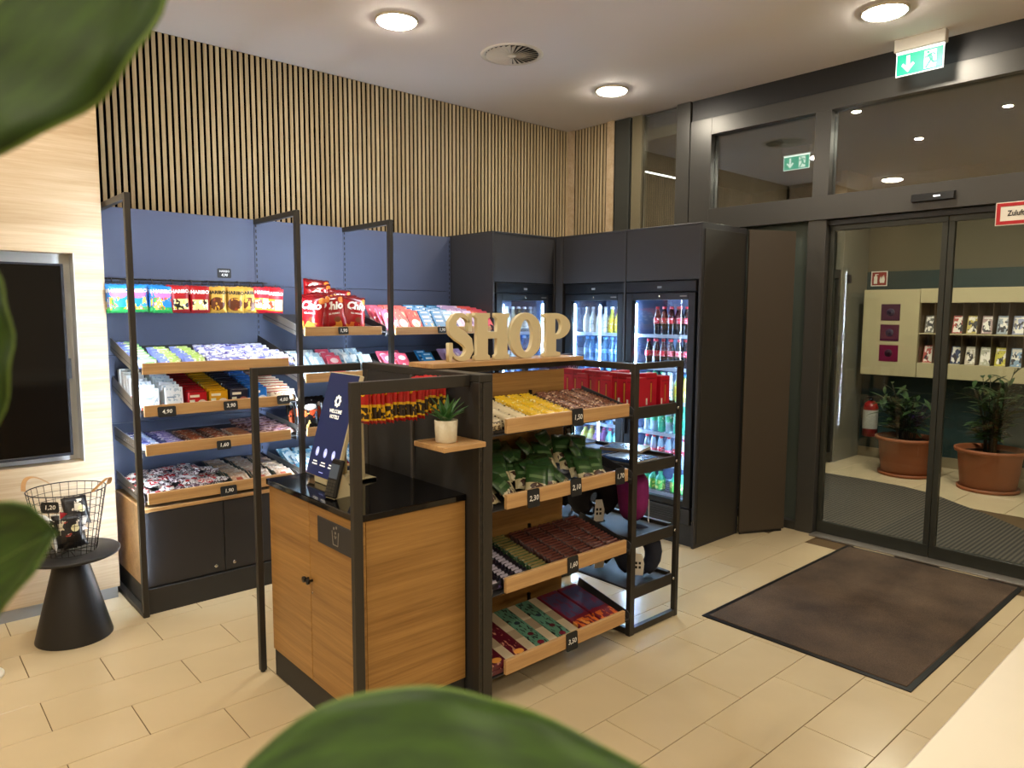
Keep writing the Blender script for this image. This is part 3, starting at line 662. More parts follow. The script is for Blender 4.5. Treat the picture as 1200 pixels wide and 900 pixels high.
# ---- bay 2: crisp bags
CW, CH, CT = .185, .235, .06
m_cr = printed('crisps_red', '#9c0f16', [('ell', .5, .98, .5, .14, '#6b0a10'), ('blot', 5, .55, '#e5732a', .0, 1, 0, .22), ('blot', 4, .60, '#f0a040', .0, 1, 0, .25), ('ell', .90, .86, .12, .09, '#d87a30'), ('ell', .6, .30, .13, .08, '#7a3a20')], .22)
cr_ = proto('crisp_bag', bag_mesh(CW, CH, CT, m_cr, 10, 10, 8, .04))
link('lettering', fit_text(text_mesh('Chio', .075, m_txtw, .003, .25), CW, CH, CT, CH * .70), cr_)
link('caption', fit_text(text_mesh('RED PAPRIKA', .014, m_txtw, .0004), CW, CH, CT, CH * .48), cr_)
crs = [(.12, .10, 0, -8, .0, 'red crisp bag with one crooked front in the middle bay'), ]
t0 = TR[1, 0]
CLB = ['red crisp bag at the front left of the stack, lettering tilted', 'red crisp bag at the front right of the stack, facing the viewer', 'red crisp bag turned sideways, third from the left of the stack', 'red crisp bag turned sideways behind the front pair', 'red crisp bag turned sideways deepest in the left row', 'red crisp bag turned sideways at the far left of the stack', 'red crisp bag peeping out above the front right one', 'red crisp bag peeping out above the front left one', 'red crisp bag at the very top of the stack', 'red crisp bag at the back right of the stack', 'red crisp bag tucked behind the front right one']
for ci, (u, vv, w, rz, ry, lean) in enumerate([(.285, .06, .004, -10, -8, 8), (.425, .06, .004, 2, 6, 8), (.16, .10, .004, -52, 0, 6), (.215, .15, .004, -48, 0, 6), (.26, .20, .004, -42, 0, 8), (.105, .07, .004, -58, 4, 4), (.40, .20, .03, 0, 3, 12), (.30, .27, .05, -8, -6, 14), (.27, .34, .08, -14, 5, 16), (.38, .34, .02, 3, 0, 16), (.45, .15, .0, 8, 0, 12)]):
    place(cr_, t0.M @ T(u, vv, w) @ RX(-t0.a) @ RZ(R(rz)) @ RY(R(ry)) @ RX(-R(lean)), CLB[ci], 'crisps', 'red crisp bags in the middle bay')
# chocolate slabs for bays 2 and 3
def slab(nm, base, lay, w=.10, h=.19, t=.012, name='chocolate_slab'): return proto(name, MB().cbox(-w / 2, w / 2, -t / 2, t / 2, 0, h, .003).mesh('slab', printed(nm, base, lay, .3), (w, h)))
s_pink = slab('slab_pink', '#d8566c', [('ell', .5, .75, .3, .12, '#f0dcdc'), ('blot', 5, .55, '#f4d8d0', 0, 1, 0, .5), ('blot', 6, .62, '#e07030', 0, 1, 0, .4)])
s_coral = slab('slab_coral', '#d65a54', [('ell', .5, .35, .35, .2, '#f2ddd0'), ('blot', 5, .6, '#f0b090', 0, 1, .1, .9)])
s_blue = slab('slab_blue', '#1f78b4', [('rect', .2, .8, .62, .72, '#e8f0f4'), ('rect', .2, .8, .42, .5, '#e8f0f4'), ('rect', .2, .8, .85, .92, '#bcd8ec'), ('blot', 5, .58, '#e0a060', .2, .9, .05, .35)])
s_lil = slab('slab_lilac', '#c0a4d4', [('blot', 6, .58, '#e4d6ec', 0, 1, 0, 1), ('rect', .4, .6, .3, .7, '#9878b8')])
s_pale = slab('slab_paleblue', '#a9c6d6', [('blot', 5, .5, '#e8f0f2', 0, 1, 0, 1), ('rect', .15, .85, .5, .62, '#4a90b4')])
def row(tr, items, lean, v, lift=.004, depth=3, dv=.05):
    for (u, p, lb, grp) in items:
        for d in range(depth):
            place(p, tr.M @ T(u + random.uniform(-.004, .004), v + d * dv, lift) @ RZ(random.uniform(-.06, .06)) @ RX(-R(lean + random.uniform(-2, 2))), lab(lb, ('%s of its kind, ' % ORD[sum(1 for q_ in items[:items.index((u, p, lb, grp))] if q_[2] == lb)] if sum(1 for q_ in items if q_[2] == lb) > 1 else '') + '%s from front' % ORD[d]), 'chocolate', grp)
g3 = 'slabs on the top tray of the last bay'
row(TR[2, 0], [(.03, s_pink, 'pink slab at the left end of the last bay', 'pink ' + g3), (.14, s_coral, 'coral slab in the last wall bay', 'coral ' + g3), (.25, s_coral, 'coral slab in the last wall bay', 'coral ' + g3),
               (.365, s_blue, 'bright blue slab in the last wall bay', 'blue ' + g3), (.475, s_blue, 'bright blue slab in the last wall bay', 'blue ' + g3), (.585, s_blue, 'bright blue slab in the last wall bay', 'blue ' + g3),
               (.69, s_lil, 'lilac slab behind the letter S', 'lilac ' + g3), (.785, s_lil, 'lilac slab behind the letter S', 'lilac ' + g3), (.88, s_coral, 'coral slab near the fridge housing', 'end ' + g3), (.95, s_pink, 'pink slab near the fridge housing', 'pink end ' + g3)], 50, .02, depth=4, dv=.07)
g4 = 'slabs on the second tray'
row(TR[1, 1], [(.06, s_pale, 'pale blue slab on a middle bay tray', 'pale blue ' + g4), (.18, s_pale, 'pale blue slab on a middle bay tray', 'pale blue ' + g4), (.30, s_pink, 'pink slab on the second middle bay tray', 'pink middle ' + g4), (.42, s_pale, 'pale blue slab on a middle bay tray', 'pale blue ' + g4), (.54, s_pale, 'pale blue slab on a middle bay tray', 'pale blue ' + g4)], 56, .02, depth=3, dv=.09)
row(TR[2, 1], [(.05, s_pink, 'pink slab low in the last bay', 'pink ' + g4), (.16, s_pink, 'pink slab low in the last bay', 'pink ' + g4), (.40, s_blue, 'blue slab half hidden behind the sign board', 'blue ' + g4), (.62, s_lil, 'lilac slab half hidden behind the sign board', 'lilac ' + g4), (.74, s_lil, 'lilac slab half hidden behind the sign board', 'lilac ' + g4)], 58, .02, depth=2, dv=.09)
# middle bay third tray: black crisp bags
m_dk = printed('crisps_black', '#16120f', [('blot', 4, .52, '#d8522a', .1, .9, .1, .7), ('blot', 5, .6, '#f0c070', .1, .9, .1, .6), ('ell', .5, .8, .32, .1, '#e8e2da')], .25)
dk = proto('crisp_pack', bag_mesh(.15, .20, .05, m_dk, 8, 8, 4, .05))
for k in range(4):
    for d in range(3): place(dk, TR[1, 2].M @ T(.08 + k * .155 + random.uniform(-.01, .01), .06 + d * .09, .004) @ RZ(random.uniform(-.2, .2)) @ RX(-R(10 + d * 3)), lab('black snack bag behind the touch screen', '%s from left, %s from front' % (ORD[k], ORD[d])), 'crisps', 'black snack bags in the middle bay')
s_b4 = slab('slab_sky', '#6fb0d0', [('blot', 5, .5, '#dce8ec', 0, 1, 0, 1), ('rect', 0, 1, 0, .2, '#c03038')])
row(TR[1, 3], [(.07 + .12 * k, s_b4, 'sky blue slab on the bottom tray', 'sky blue slabs of the bottom tray') for k in range(5)], 66, .02, depth=4, dv=.10)

# ---- price cards
m_card = plain('slate_card', '#15171a', .6, 0, .1)
def card(loc, txt, label, w=.085, h=.055, tilt=8, rotz=0, size=.032, two=None):
    t = thing('price_card', label, 'price card', loc, rotz, 'slate price cards')
    t.rotation_euler = (R(-tilt), 0, rotz)
    link('plate', curve_mesh([rrect(w, h, .008)], .002, m_card), t)
    if two: link('lettering', text_mesh(two, .018, m_chalk, .0003), t, (0, -.0032, .012)); link('lettering', text_mesh(txt, .024, m_chalk, .0004, .15), t, (0, -.0032, -.012))
    else: link('lettering', text_mesh(txt, size, m_chalk, .0005, .15), t, (0, -.0032, 0))
    return t
yc = 4.43
card((1.265, yc, 1.20), '4,90', 'price card 4,90 clipped before the white cartons', .10, .06)
card((1.635, yc, 1.205), '3,90', 'price card 3,90 clipped before the navy biscuits')
card((1.975, yc, 1.215), '4,80', 'price card 4,80 clipped before the cream cookies')
card((1.585, yc, .965), '1,60', 'price card 1,60 on the third tray of the first bay')
card((1.605, yc, .675), '1,90', 'price card 1,90 on the bottom tray of the first bay', .10, .06)
card((1.755, 4.79, 2.03), '4,90', 'price card HARIBO 4,90 on top of the peg rail', .088, .062, 0, two='HARIBO')
card((2.415, yc, 1.655), '1,90', 'price card under the red crisp bags', .075, .05)
card((3.245, yc, 1.65), '1,90', 'price card under the lilac slabs of the last bay', .075, .05)

# ------------------------------------------------------------------ fridges and their housing
XT = 4.56; YT = 4.53; YR = 3.03
h = thing('fridge_housing', 'tall charcoal housing of the fridge that stands along the slat wall', 'cabinet', (0, 0, 0), 0, 'fridge housings')
part('side_panel', MB().cbox(3.834, 3.855, YT, YP + .2, 0, ZP, .002), m_tower, h)
part('side_panel', MB().cbox(4.545, 4.56, YT, YP + .2, 0, ZP, .002), m_tower, h)
part('top_panel', MB().cbox(3.857, 4.545, YT + .005, YT + .025, 2.035, ZP, .002), m_tower, h)
part('cover', MB().cbox(3.834, 4.6, YT, YP + .2, ZP - .002, ZP + .012, .002), m_tower, h)
part('plinth', MB().box(3.857, 4.545, YT + .03, YT + .06, 0, .17), m_dark, h)
h = thing('fridge_housing', 'tall charcoal housing around the two fridges that face the shelves', 'cabinet', (0, 0, 0), 0, 'fridge housings')
for y in (3.735, YR, 4.44): part('side_panel', MB().cbox(XT, XT + .6, y, y + .022, 0, ZP, .002), m_tower, h)
part('top_panel', MB().cbox(XT + .005, XT + .025, 3.052, 3.735, 2.035, ZP, .002), m_tower, h)
part('top_panel', MB().cbox(XT + .005, XT + .025, 3.757, 4.44, 2.035, ZP, .002), m_tower, h)
part('corner_filler', MB().cbox(XT, XT + .02, 4.462, 4.53, 0, ZP, .002), m_tower, h)
part('cover', MB().cbox(XT, XT + .6, YR, 4.53, ZP - .002, ZP + .012, .002), m_tower, h)
part('end_panel', MB().cbox(XT + .03, XT + .585, YR - .006, YR, .03, ZP - .03, .002), plain('fridge_end_panel', '#27241f', .5, 0, .04, 5), h)
part('plinth', MB().box(XT + .03, XT + .06, 3.05, 4.45, 0, .17), m_dark, h)
part('back_board', MB().box(XT + .60, XT + .615, YR, 4.53, 0, ZP), m_tower, h)
h = thing('filler_panel', 'angled charcoal filler board between fridge housing and glazing', 'panel', (5.155, 3.0, 0))
part('board', MB().cbox(0, .42, 0, .02, .02, ZP, .002), plain('filler_board', '#3d3428', .5, 0, .04, 4), h)
h.rotation_euler = (0, 0, math.atan2(-.185, .37))
part('foot', MB().box(.01, .40, .004, .016, 0, .02), m_black, h)

SHZ = [.36, .595, .835, 1.09, 1.355, 1.612]
m_flin = plain('fridge_liner', '#3a4660', .5, 0, .02); m_fled = emis('fridge_led', (.50, .74, 1.), K_FRIDGE); m_fsh = plain('fridge_shelf_wire', '#b9c4d2', .35, .4)
m_fgl = glass('fridge_glass', (.95, .97, 1.), .5); m_fdoor = plain('fridge_black', '#101114', .3, .1, .1)
def fridge(x, y, rotz, label, hw=.262):
    t = thing('glass_door_fridge', label, 'fridge', (x, y, 0), rotz, 'drinks fridges')
    b = MB().box(-.31, .31, .50, .53, .20, 1.99).box(-.31, -.285, .06, .50, .20, 1.99).box(.285, .31, .06, .50, .20, 1.99).box(-.285, .285, .06, .50, 1.93, 1.99).box(-.285, .285, .06, .50, .20, .335)
    part('body', b, m_flin, t)
    part('control_panel', MB().cbox(-.33, .33, 0, .055, 1.945, 2.03, .004), m_fdoor, t)
    part('display', MB().box(-.02, .02, -.001, 0, 1.975, 1.990), emis('fridge_display', (.5, .6, .7), .15, (.1, .1, .1)), t)
    d = part('door_frame', MB().cbox(-.325, -hw, 0, .05, .30, 1.94, .003).cbox(hw, .325, 0, .05, .30, 1.94, .003).cbox(-hw, hw, 0, .05, 1.885, 1.94, .003).cbox(-hw, hw, 0, .05, .30, .345, .003), m_fdoor, t)
    part('glass_pane', MB().box(-hw, hw, .02, .026, .345, 1.885), m_fgl, d)
    part('handle', MB().cbox(-.318, -.300, -.02, 0, .8, 1.4, .004), m_fdoor, d)
    link('lock', MB().lathe([(.010, 0), (.010, .004), (.002, .005)], 12).mesh('lock', m_chrome), d, (0, 0, 1.912), (PI / 2, 0, 0))
    part('badge', MB().box(.19, .25, -.001, 0, 1.908, 1.916), m_alu, d)
    part('grille', MB().cbox(-.325, .325, 0, .03, .17, .29, .003), m_dark, t)
    sl = MB().box(-.25, .25, -.0015, 0, -.004, .004).mesh('grille_slat', m_black)
    for k in range(5): link('grille_slat', sl, t, (0, 0, .195 + k * .018))
    for z in SHZ:
        sh = part('shelf', MB().box(-.284, .284, .075, .082, z - .022, z + .004).box(-.284, .284, .49, .495, z - .008, z), m_fsh, t)
        wm = MB()
        for k in range(19): wm.box(-.276 + k * .0305, -.272 + k * .0305, .08, .49, z - .004, z)
        tag(part('shelf_wires', wm, m_fsh, sh), None, None, None, 'stuff')
    for sx in (-1, 1):
        st = part('led_strip', MB().box(sx * .272 - .006, sx * .272 + .006, .062, .070, .38, 1.86), m_fled, t)
    return t
fridge(4.205, YT + .005, 0, 'glass door drinks fridge behind the sign letters, the sign fridge')
fridge(XT + .005, 4.085, -PI / 2, 'glass door drinks fridge with water bottles beside the corner, the corner fridge')
fridge(XT + .005, 3.405, -PI / 2, 'glass door drinks fridge with cola bottles, the entrance fridge')
# bottles
def bottle(nm, body, cap, label_m, H=.215, r=.031, shape='pet', lz=(.35, .58)):
    pr = {'pet': [(r * .8, 0), (r, .01), (r, H * .30), (r * .93, H * .34), (r * .93, H * .58), (r, H * .62), (r * .92, H * .70), (r * .45, H * .87), (r * .38, H * .90), (r * .38, H)],
          'cola': [(r * .85, 0), (r * .95, .015), (r * .82, H * .22), (r * .98, H * .36), (r * .98, H * .58), (r * .86, H * .66), (r * .5, H * .86), (r * .4, H * .9), (r * .4, H)],
          'glass': [(r * .95, 0), (r, .006), (r, H * .52), (r * .8, H * .62), (r * .42, H * .78), (r * .40, H)],
          'square': [(r * 1.05, 0), (r * 1.12, .012), (r * 1.12, H * .62), (r * .95, H * .72), (r * .5, H * .85), (r * .5, H)]}[shape]
    n = 4 if False else 14
    o = link('drink_bottle', MB().lathe(pr, n).mesh('bottle_body', body))
    link('cap', MB().lathe([(r * .46, H * .93), (r * .48, H * .94), (r * .48, H * 1.015), (r * .42, H * 1.02), (.001, H * 1.02)], 12).mesh('cap', cap), o)
    if label_m is not None:
        rl = max([rr for rr, z in pr if lz[0] * H - .02 <= z <= lz[1] * H + .02] + [r * .9]) + .0008
        link('label', MB().lathe([(rl, lz[0] * H), (rl, lz[1] * H)], n, cap=False).mesh('label', label_m, (2 * rl, H)), o)
    return o
k_red = plain('cap_red', '#c0202c', .35); k_blue = plain('cap_blue', '#5f9fd8', .35); k_grn = plain('cap_green', '#2c9a58', .35); k_wht = plain('cap_white', '#dfe6ea', .35)
l_red = printed('label_cola', '#c2182a', [('blot', 14, .58, '#f4ecec', 0, 1, 0, 1, 1, 3)], .4); l_wht = printed('label_white', '#e9efe6', [('blot', 18, .6, '#5a7a86', 0, 1, 0, 1)], .45)
l_blu = printed('label_blue', '#6fa6d0', [('blot', 12, .58, '#e2eef4', 0, 1, 0, 1)], .4); l_grn = printed('label_green', '#24a070', [('blot', 12, .6, '#dff0dc', 0, 1, 0, 1)], .4); l_yel = printed('label_yellow', '#dcc72a', [('blot', 12, .6, '#f4f0d0', 0, 1, 0, 1)], .4)
l_gr2 = printed('label_lime', '#58b84c', [('blot', 9, .55, '#dff08c', 0, 1, 0, 1)], .4); l_pk = printed('label_pink', '#e0607c', [('blot', 12, .6, '#f6e0e4', 0, 1, 0, 1)], .4)
c_water = clear('liquid_water', '#9cc6e6', .35); c_cola = plain('liquid_cola', '#160a08', .12); c_clear = clear('liquid_clear', '#c2dcea', .4)
c_milk = plain('liquid_pale', '#d8e2dc', .3); c_yel = clear('liquid_yellow', '#d8d860', .8); c_vio = clear('liquid_violet', '#b784c8', .85); c_aqua = clear('liquid_aqua', '#7fd0cc', .85); c_beer = plain('liquid_dark_glass', '#1a1008', .08); c_green = clear('liquid_green', '#4fc49a', .55)
BT = {'cola': bottle('cola', c_cola, k_red, l_red, .215, .031, 'cola', (.40, .60)), 'colag': bottle('colag', c_clear, k_red, l_red, .20, .030, 'cola', (.40, .60)),
      'water': bottle('water', c_water, k_blue, l_blu, .215, .030, 'pet', (.38, .56)), 'juice': bottle('juice', c_milk, k_wht, l_wht, .215, .032, 'glass', (.06, .48)), 'lemon': bottle('lemon', c_yel, k_wht, l_yel, .215, .032, 'glass', (.06, .56)),
      'sprite': bottle('sprite', c_clear, k_grn, l_grn, .215, .031, 'cola', (.40, .62)), 'spriteg': bottle('spriteg', c_green, k_grn, l_grn, .215, .031, 'pet', (.38, .60)), 'fanta': bottle('fanta', c_yel, k_blue, l_yel, .205, .031, 'pet', (.2, .6)),
      'yel': bottle('yel', c_yel, k_red, l_yel, .18, .034, 'square', (.1, .5)), 'vio': bottle('vio', c_vio, k_red, l_pk, .18, .034, 'square', (.1, .5)), 'aqua': bottle('aqua', c_aqua, k_red, l_blu, .18, .034, 'square', (.1, .5)),
      'pinkg': bottle('pinkg', c_clear, k_red, l_pk, .205, .030, 'cola', (.15, .5)), 'lime': bottle('lime', c_green, k_grn, l_gr2, .15, .036, 'square', (.1, .6)), 'beer': bottle('beer', c_beer, k_wht, l_wht, .215, .029, 'glass', (.15, .45))}
BD = {'cola': 'dark cola bottle with red label', 'colag': 'clear bottle with red label and red cap', 'water': 'clear blue water bottle', 'juice': 'pale bottle with tall white label', 'lemon': 'yellow labelled bottle', 'sprite': 'clear bottle with green label', 'spriteg': 'green tinted bottle with green label', 'fanta': 'yellow drink bottle with blue cap',
      'yel': 'squat yellow juice bottle with red cap', 'vio': 'squat violet juice bottle with red cap', 'aqua': 'squat aqua juice bottle with red cap', 'pinkg': 'clear bottle with pink label', 'lime': 'squat lime green bottle', 'beer': 'dark glass bottle with white label'}
def stock(fx, fy, rotz, shelves, where):
    B = T(fx, fy, 0) @ RZ(rotz); used = {}
    for z, kinds, rows in shelves:
        n = len(kinds)
        for i, kd in enumerate(kinds):
            if kd is None: continue
            for r in range(rows):
                xx = -.215 + .43 * (i + .5) / n + random.uniform(-.006, .006)
                lb = lab('%s in %s' % (BD[kd], where), '%s%s of %s shelf' % ('' if r == 0 else 'rear ', ORD[i], SHN[round(z, 3)]))
                o = place(BT[kd], B @ T(xx, .125 + r * .085 + random.uniform(-.005, .005), z + .004) @ RZ(random.uniform(0, 6)), lb, 'bottle', BD[kd] + ' in ' + where)
SHN = {round(z_, 3): n_ for z_, n_ in zip(SHZ, ('bottom', 'fifth', 'fourth', 'third', 'second', 'top'))}
stock(4.205, YT + .005, 0, [(SHZ[5], ['water', 'juice', 'juice', 'beer', 'beer', 'beer'], 2), (SHZ[4], ['water', 'beer', 'beer', 'juice', 'beer', 'water'], 2), (SHZ[3], ['water', 'water', 'juice', 'water', 'water', 'water'], 2)], 'sign fridge')
stock(XT + .005, 4.085, -PI / 2, [(SHZ[5], ['juice', 'juice', 'juice', 'juice', 'lemon', 'lemon'], 2), (SHZ[4], ['water'] * 6, 2), (SHZ[3], ['water'] * 5, 2), (SHZ[2], ['beer', 'water', 'beer', 'water', 'beer'], 2), (SHZ[1], ['yel', 'yel', 'vio', 'vio', 'aqua', 'aqua'], 2)], 'corner fridge')
stock(XT + .005, 3.405, -PI / 2, [(SHZ[5], [None, 'cola', 'cola', 'cola', 'cola', 'cola'], 2), (SHZ[4], ['cola', 'cola', 'cola', 'cola', 'cola', 'cola'], 2), (SHZ[3], ['spriteg', 'sprite', 'juice', 'juice', 'fanta', 'fanta'], 2), (SHZ[2], ['sprite', 'sprite', 'spriteg', 'sprite', 'spriteg', 'spriteg'], 2), (SHZ[1], ['colag', 'pinkg', 'colag', 'pinkg', 'colag', 'colag'], 2), (SHZ[0], ['lime', 'lime', 'lime', None, 'lime', 'lime'], 1)], 'entrance fridge')

# ------------------------------------------------------------------ kiosk
ZK = 1.515
kx0, kx1, ky0, ky1, kz = 1.39, 1.92, 2.455, 3.30, .985
fr = thing('kiosk_frame', 'open dark metal tube frame around the self checkout counter', 'frame', (0, 0, 0))
part('post', MB().cbox(1.343, 1.373, 3.355, 3.385, .008, ZK, .002), m_frame, fr)
part('post', MB().cbox(1.352, 1.392, 2.425, 2.455, .008, ZK, .002), m_frame, fr)
part('top_rail', MB().cbox(1.373, 1.926, 3.355, 3.385, ZK - .038, ZK, .002), m_frame, fr)
part('top_rail', MB().cbox(1.392, 1.924, 2.425, 2.455, ZK - .05, ZK, .002), m_frame, fr)
for x, y in ((1.358, 3.37), (1.372, 2.44)): part('foot', MB().lathe([(.012, 0), (.012, .008)], 10, (x, y, 0)), m_black, fr)
dv = thing('divider_panel', 'dark upright divider between checkout counter and snack trays', 'divider', (0, 0, 0))
part('panel', MB().box(1.93, 1.965, 2.41, 3.33, .05, ZK - .02), m_dark, dv)
part('upright', MB().cbox(1.946, 2.0, 2.36, 2.41, 0, ZK - .03, .003), m_frame, dv)
part('upright', MB().cbox(1.924, 1.944, 2.362, 2.41, 0, ZK - .03, .003), m_frame, dv)
part('upright', MB().cbox(1.926, 2.0, 3.29, 3.34, 0, ZK - .03, .003), m_frame, dv)
part('top_cap', MB().cbox(1.924, 2.0, 2.36, 3.34, ZK - .03, ZK + .004, .003), m_frame, dv)
part('middle_rail', MB().cbox(1.915, 1.93, 2.86, 2.88, .98, ZK - .03, .002), plain('rail_grey', '#5a5650', .4, .4), dv)
sm = MB()
for k in range(34): sm.box(1.931, 1.937, 2.3605, 2.3635, .12 + k * .04, .12 + k * .04 + .022)
tag(part('slots', sm, m_black, dv), None, None, None, 'stuff')
ko = thing('checkout_counter', 'walnut self checkout counter with black top beside the snack trays', 'counter', (0, 0, 0))
part('plinth', MB().box(kx0 + .005, kx1, ky0 + .01, ky1, 0, .135), m_dark, ko)
part('carcass', MB().box(kx0 + .02, kx1, ky0 + .02, ky1 - .02, .135, .955), m_dark, ko)
part('end_panel', MB().cbox(kx0 + .03, kx1, ky0, ky0 + .018, .135, .955, .0015), m_kwood, ko)
part('corner_strip', MB().cbox(kx0 + .002, kx0 + .028, ky0 - .002, ky0 + .018, .135, .955, .002), m_kwood, ko)
part('end_panel', MB().cbox(kx0, kx1, ky1 - .018, ky1, .135, .955, .0015), m_kwood, ko)
mblk = plain('black_glass_top', '#070708', .07, 0, .05)
part('counter_top', MB().cbox(kx0 - .015, kx1 + .003, ky0 - .008, ky1 + .01, .957, kz, .003), mblk, ko)
d1 = part('door', MB().cbox(kx0 - .004, kx0 + .016, 2.882, ky1 - .002, .138, .952, .002), m_kwoody, ko)
d2 = part('door', MB().cbox(kx0 - .004, kx0 + .016, ky0 + .02, 2.878, .138, .952, .002), m_kwoody, ko)
part('waste_flap', MB().cbox(kx0 - .008, kx0, 2.478, 2.795, .80, .915, .002), m_tower, d2)
knob = MB().lathe([(.006, 0), (.006, .014), (.013, .017), (.014, .026), (.012, .029), (.001, .029)], 16).mesh('knob', m_black)
link('knob', knob, d1, (kx0 - .004, 2.897, .607), (0, -PI / 2, 0)); link('knob', knob, d2, (kx0 - .004, 2.861, .607), (0, -PI / 2, 0))
link('keyhole', MB().lathe([(.005, 0), (.005, .003), (.001, .003)], 10).mesh('keyhole', m_chrome), d2, (kx0 - .004, 2.862, .55), (0, -PI / 2, 0))
ic = MB(); ym = 2.635; zc = .862
def seg(a, b, w=.004):
    (y0, z0), (y1, z1) = a, b; L = math.hypot(y1 - y0, z1 - z0); ny, nz = -(z1 - z0) / L * w / 2, (y1 - y0) / L * w / 2
    ic.prism([(y0 + ny, z0 + nz), (y1 + ny, z1 + nz), (y1 - ny, z1 - nz), (y0 - ny, z0 - nz)], kx0 - .0092, kx0 - .008, 'yz')
seg((ym + .028, zc + .018), (ym + .020, zc - .040)); seg((ym + .020, zc - .040), (ym - .020, zc - .040)); seg((ym - .020, zc - .040), (ym - .028, zc + .018))
for q in ((0, .012), (.012, .030), (-.010, .036)): ic.prism([(ym + q[0] + .006 * math.cos(a * .785), zc + q[1] + .006 * math.sin(a * .785)) for a in range(8)], kx0 - .0092, kx0 - .008, 'yz')
seg((ym - .008, zc), (ym, zc - .012)); seg((ym, zc - .012), (ym + .008, zc))
link('waste_icon', ic.mesh('waste_icon', plain('icon_grey', '#8a847a', .5)), d2)

# touch screen (portrait, tilted back, faces -x)
m_scr = emis('screen_navy', srgb('#121c40'), .6, (.01, .012, .03)); m_scw = emis('screen_white', srgb('#f2ead0'), .6); m_scb = emis('screen_blue', srgb('#2f66d8'), .6)
sc = thing('touch_screen', 'portrait navy self checkout touch screen on cream stand', 'screen', (1.545, 3.045, kz))
sc.rotation_euler = (0, 0, -PI / 2)     # local -y faces world -x, local x runs to world -y
tl = link('display', MB().cbox(-.142, .142, 0, .022, .03, .53, .003).mesh('display', m_cream), sc, (0, -.03, .0), (-R(16.5), 0, 0))
part('screen_face', MB().box(-.138, .138, -.002, 0, .034, .526), m_scr, tl)
sun = []
for k in range(32):
    a = 2 * PI * k / 32; rr = .030 if k % 4 in (0, 1) else .024; sun.append((rr * math.cos(a), .395 + rr * math.sin(a)))
link('logo', curve_mesh([sun, [(.013 * math.cos(2 * PI * k / 16), .395 + .013 * math.sin(2 * PI * k / 16)) for k in range(16)]], .0003, m_scw), tl, (.0, -.0028, .0))
link('lettering', text_mesh('WELCOME', .024, m_scw, .0006), tl, (0, -.0026, .345)); link('lettering', text_mesh('HOTELS', .024, m_scw, .0006), tl, (0, -.0026, .319))
for k in range(3):
    xx = -.078 + .078 * k
    link('icon', curve_mesh([[(.015 * math.cos(2 * PI * q / 18), .145 + .022 * math.sin(2 * PI * q / 18)) for q in range(18)]], .0003, m_scb), tl, (xx, -.0026, 0))
    link('icon', curve_mesh([rrect(.012, .012, .003, 2)], .0003, m_scw), tl, (xx + .002, -.0032, .143))
    part('caption', MB().box(xx - .018, xx + .018, -.0028, -.002, .096, .101).box(xx - .024, xx + .024, -.0028, -.002, .083, .088), m_scw, tl)
part('caption', MB().box(-.02, .02, -.0026, -.002, .052, .055), m_scb, tl)
part('stand', MB().prism([(.02, .01), (.10, .0), (.22, .0), (.22, .012), (.16, .02), (.155, .30), (.14, .40), (.125, .40), (.10, .06)], -.10, -.07, 'yz').prism([(.02, .01), (.10, .0), (.22, .0), (.22, .012), (.16, .02), (.155, .30), (.14, .40), (.125, .40), (.10, .06)], .07, .10, 'yz').box(-.10, .10, .12, .22, 0, .012), m_cream, sc)
part('bracket', MB().prism([(.15, .30), (.26, .31), (.26, .34), (.15, .345), (.13, .40)], .04, .12, 'yz'), m_cream, sc)
part('base_block', MB().cbox(-.06, .06, -.02, .05, 0, .03, .004), m_cream, sc)
# card terminal
ct = thing('card_terminal', 'black handheld card terminal standing before the touch screen', 'card terminal', (1.452, 2.775, kz))
ct.rotation_euler = (0, 0, -PI / 2 + .12)
bd = link('handset', MB().cbox(-.037, .037, 0, .022, .006, .172, .006).mesh('handset', m_black), ct, (0, -.03, 0), (-R(17), 0, 0))
part('display', MB().box(-.029, .029, -.0015, 0, .088, .150), emis('terminal_display', (.1, .12, .14), .25, (.03, .035, .04)), bd)
for r in range(5):
    for c in range(3): part('key', MB().cbox(-.028 + c * .020, -.028 + c * .020 + .016, -.002, 0, .014 + r * .014, .014 + r * .014 + .010, .0008), plain('terminal_key', '#3c3a34', .5), bd)
part('cradle', MB().prism([(-.02, 0), (.08, 0), (.075, .02), (.03, .10), (.02, .10), (-.004, .02)], -.030, .030, 'yz'), m_cream, ct)
# hanging red bags on the divider hook
rb = sweets('sweets_red_cola', '#c01a1c', [('rect', 0, 1, .10, .52, '#e2b21c'), ('blot', 8, .46, '#2a1a10', 0, 1, .15, .45), ('rect', 0, 1, 0, .10, '#a81418')], 'w', m_txty, .125, .158)
hr = thing('hook_rail', 'dark hook rail on the divider above the counter', 'hook', (0, 0, 0))
part('hook', MB().tube([(1.93, 2.585, 1.475), (1.455, 2.585, 1.475), (1.45, 2.585, 1.49)], .003, 6), m_frame, hr)
part('hook', MB().tube([(1.93, 2.625, 1.475), (1.455, 2.625, 1.475)], .003, 6), m_frame, hr)
part('plate', MB().cbox(1.918, 1.93, 2.56, 2.65, 1.45, 1.50, .002), m_frame, hr)
for k in range(21):
    place(rb, T(1.49 + k * .0195, 2.605 + random.uniform(-.004, .004), 1.475 - .150 + random.uniform(-.006, .003) + .015 * (k > 14)) @ RZ(-PI / 2 + random.uniform(-.08, .08) + .1) @ RX(random.uniform(-.05, .05)), lab('red and yellow sweet bag above the checkout counter', '%s from left' % ORD[k]), 'sweets', 'red sweet bags above the counter')
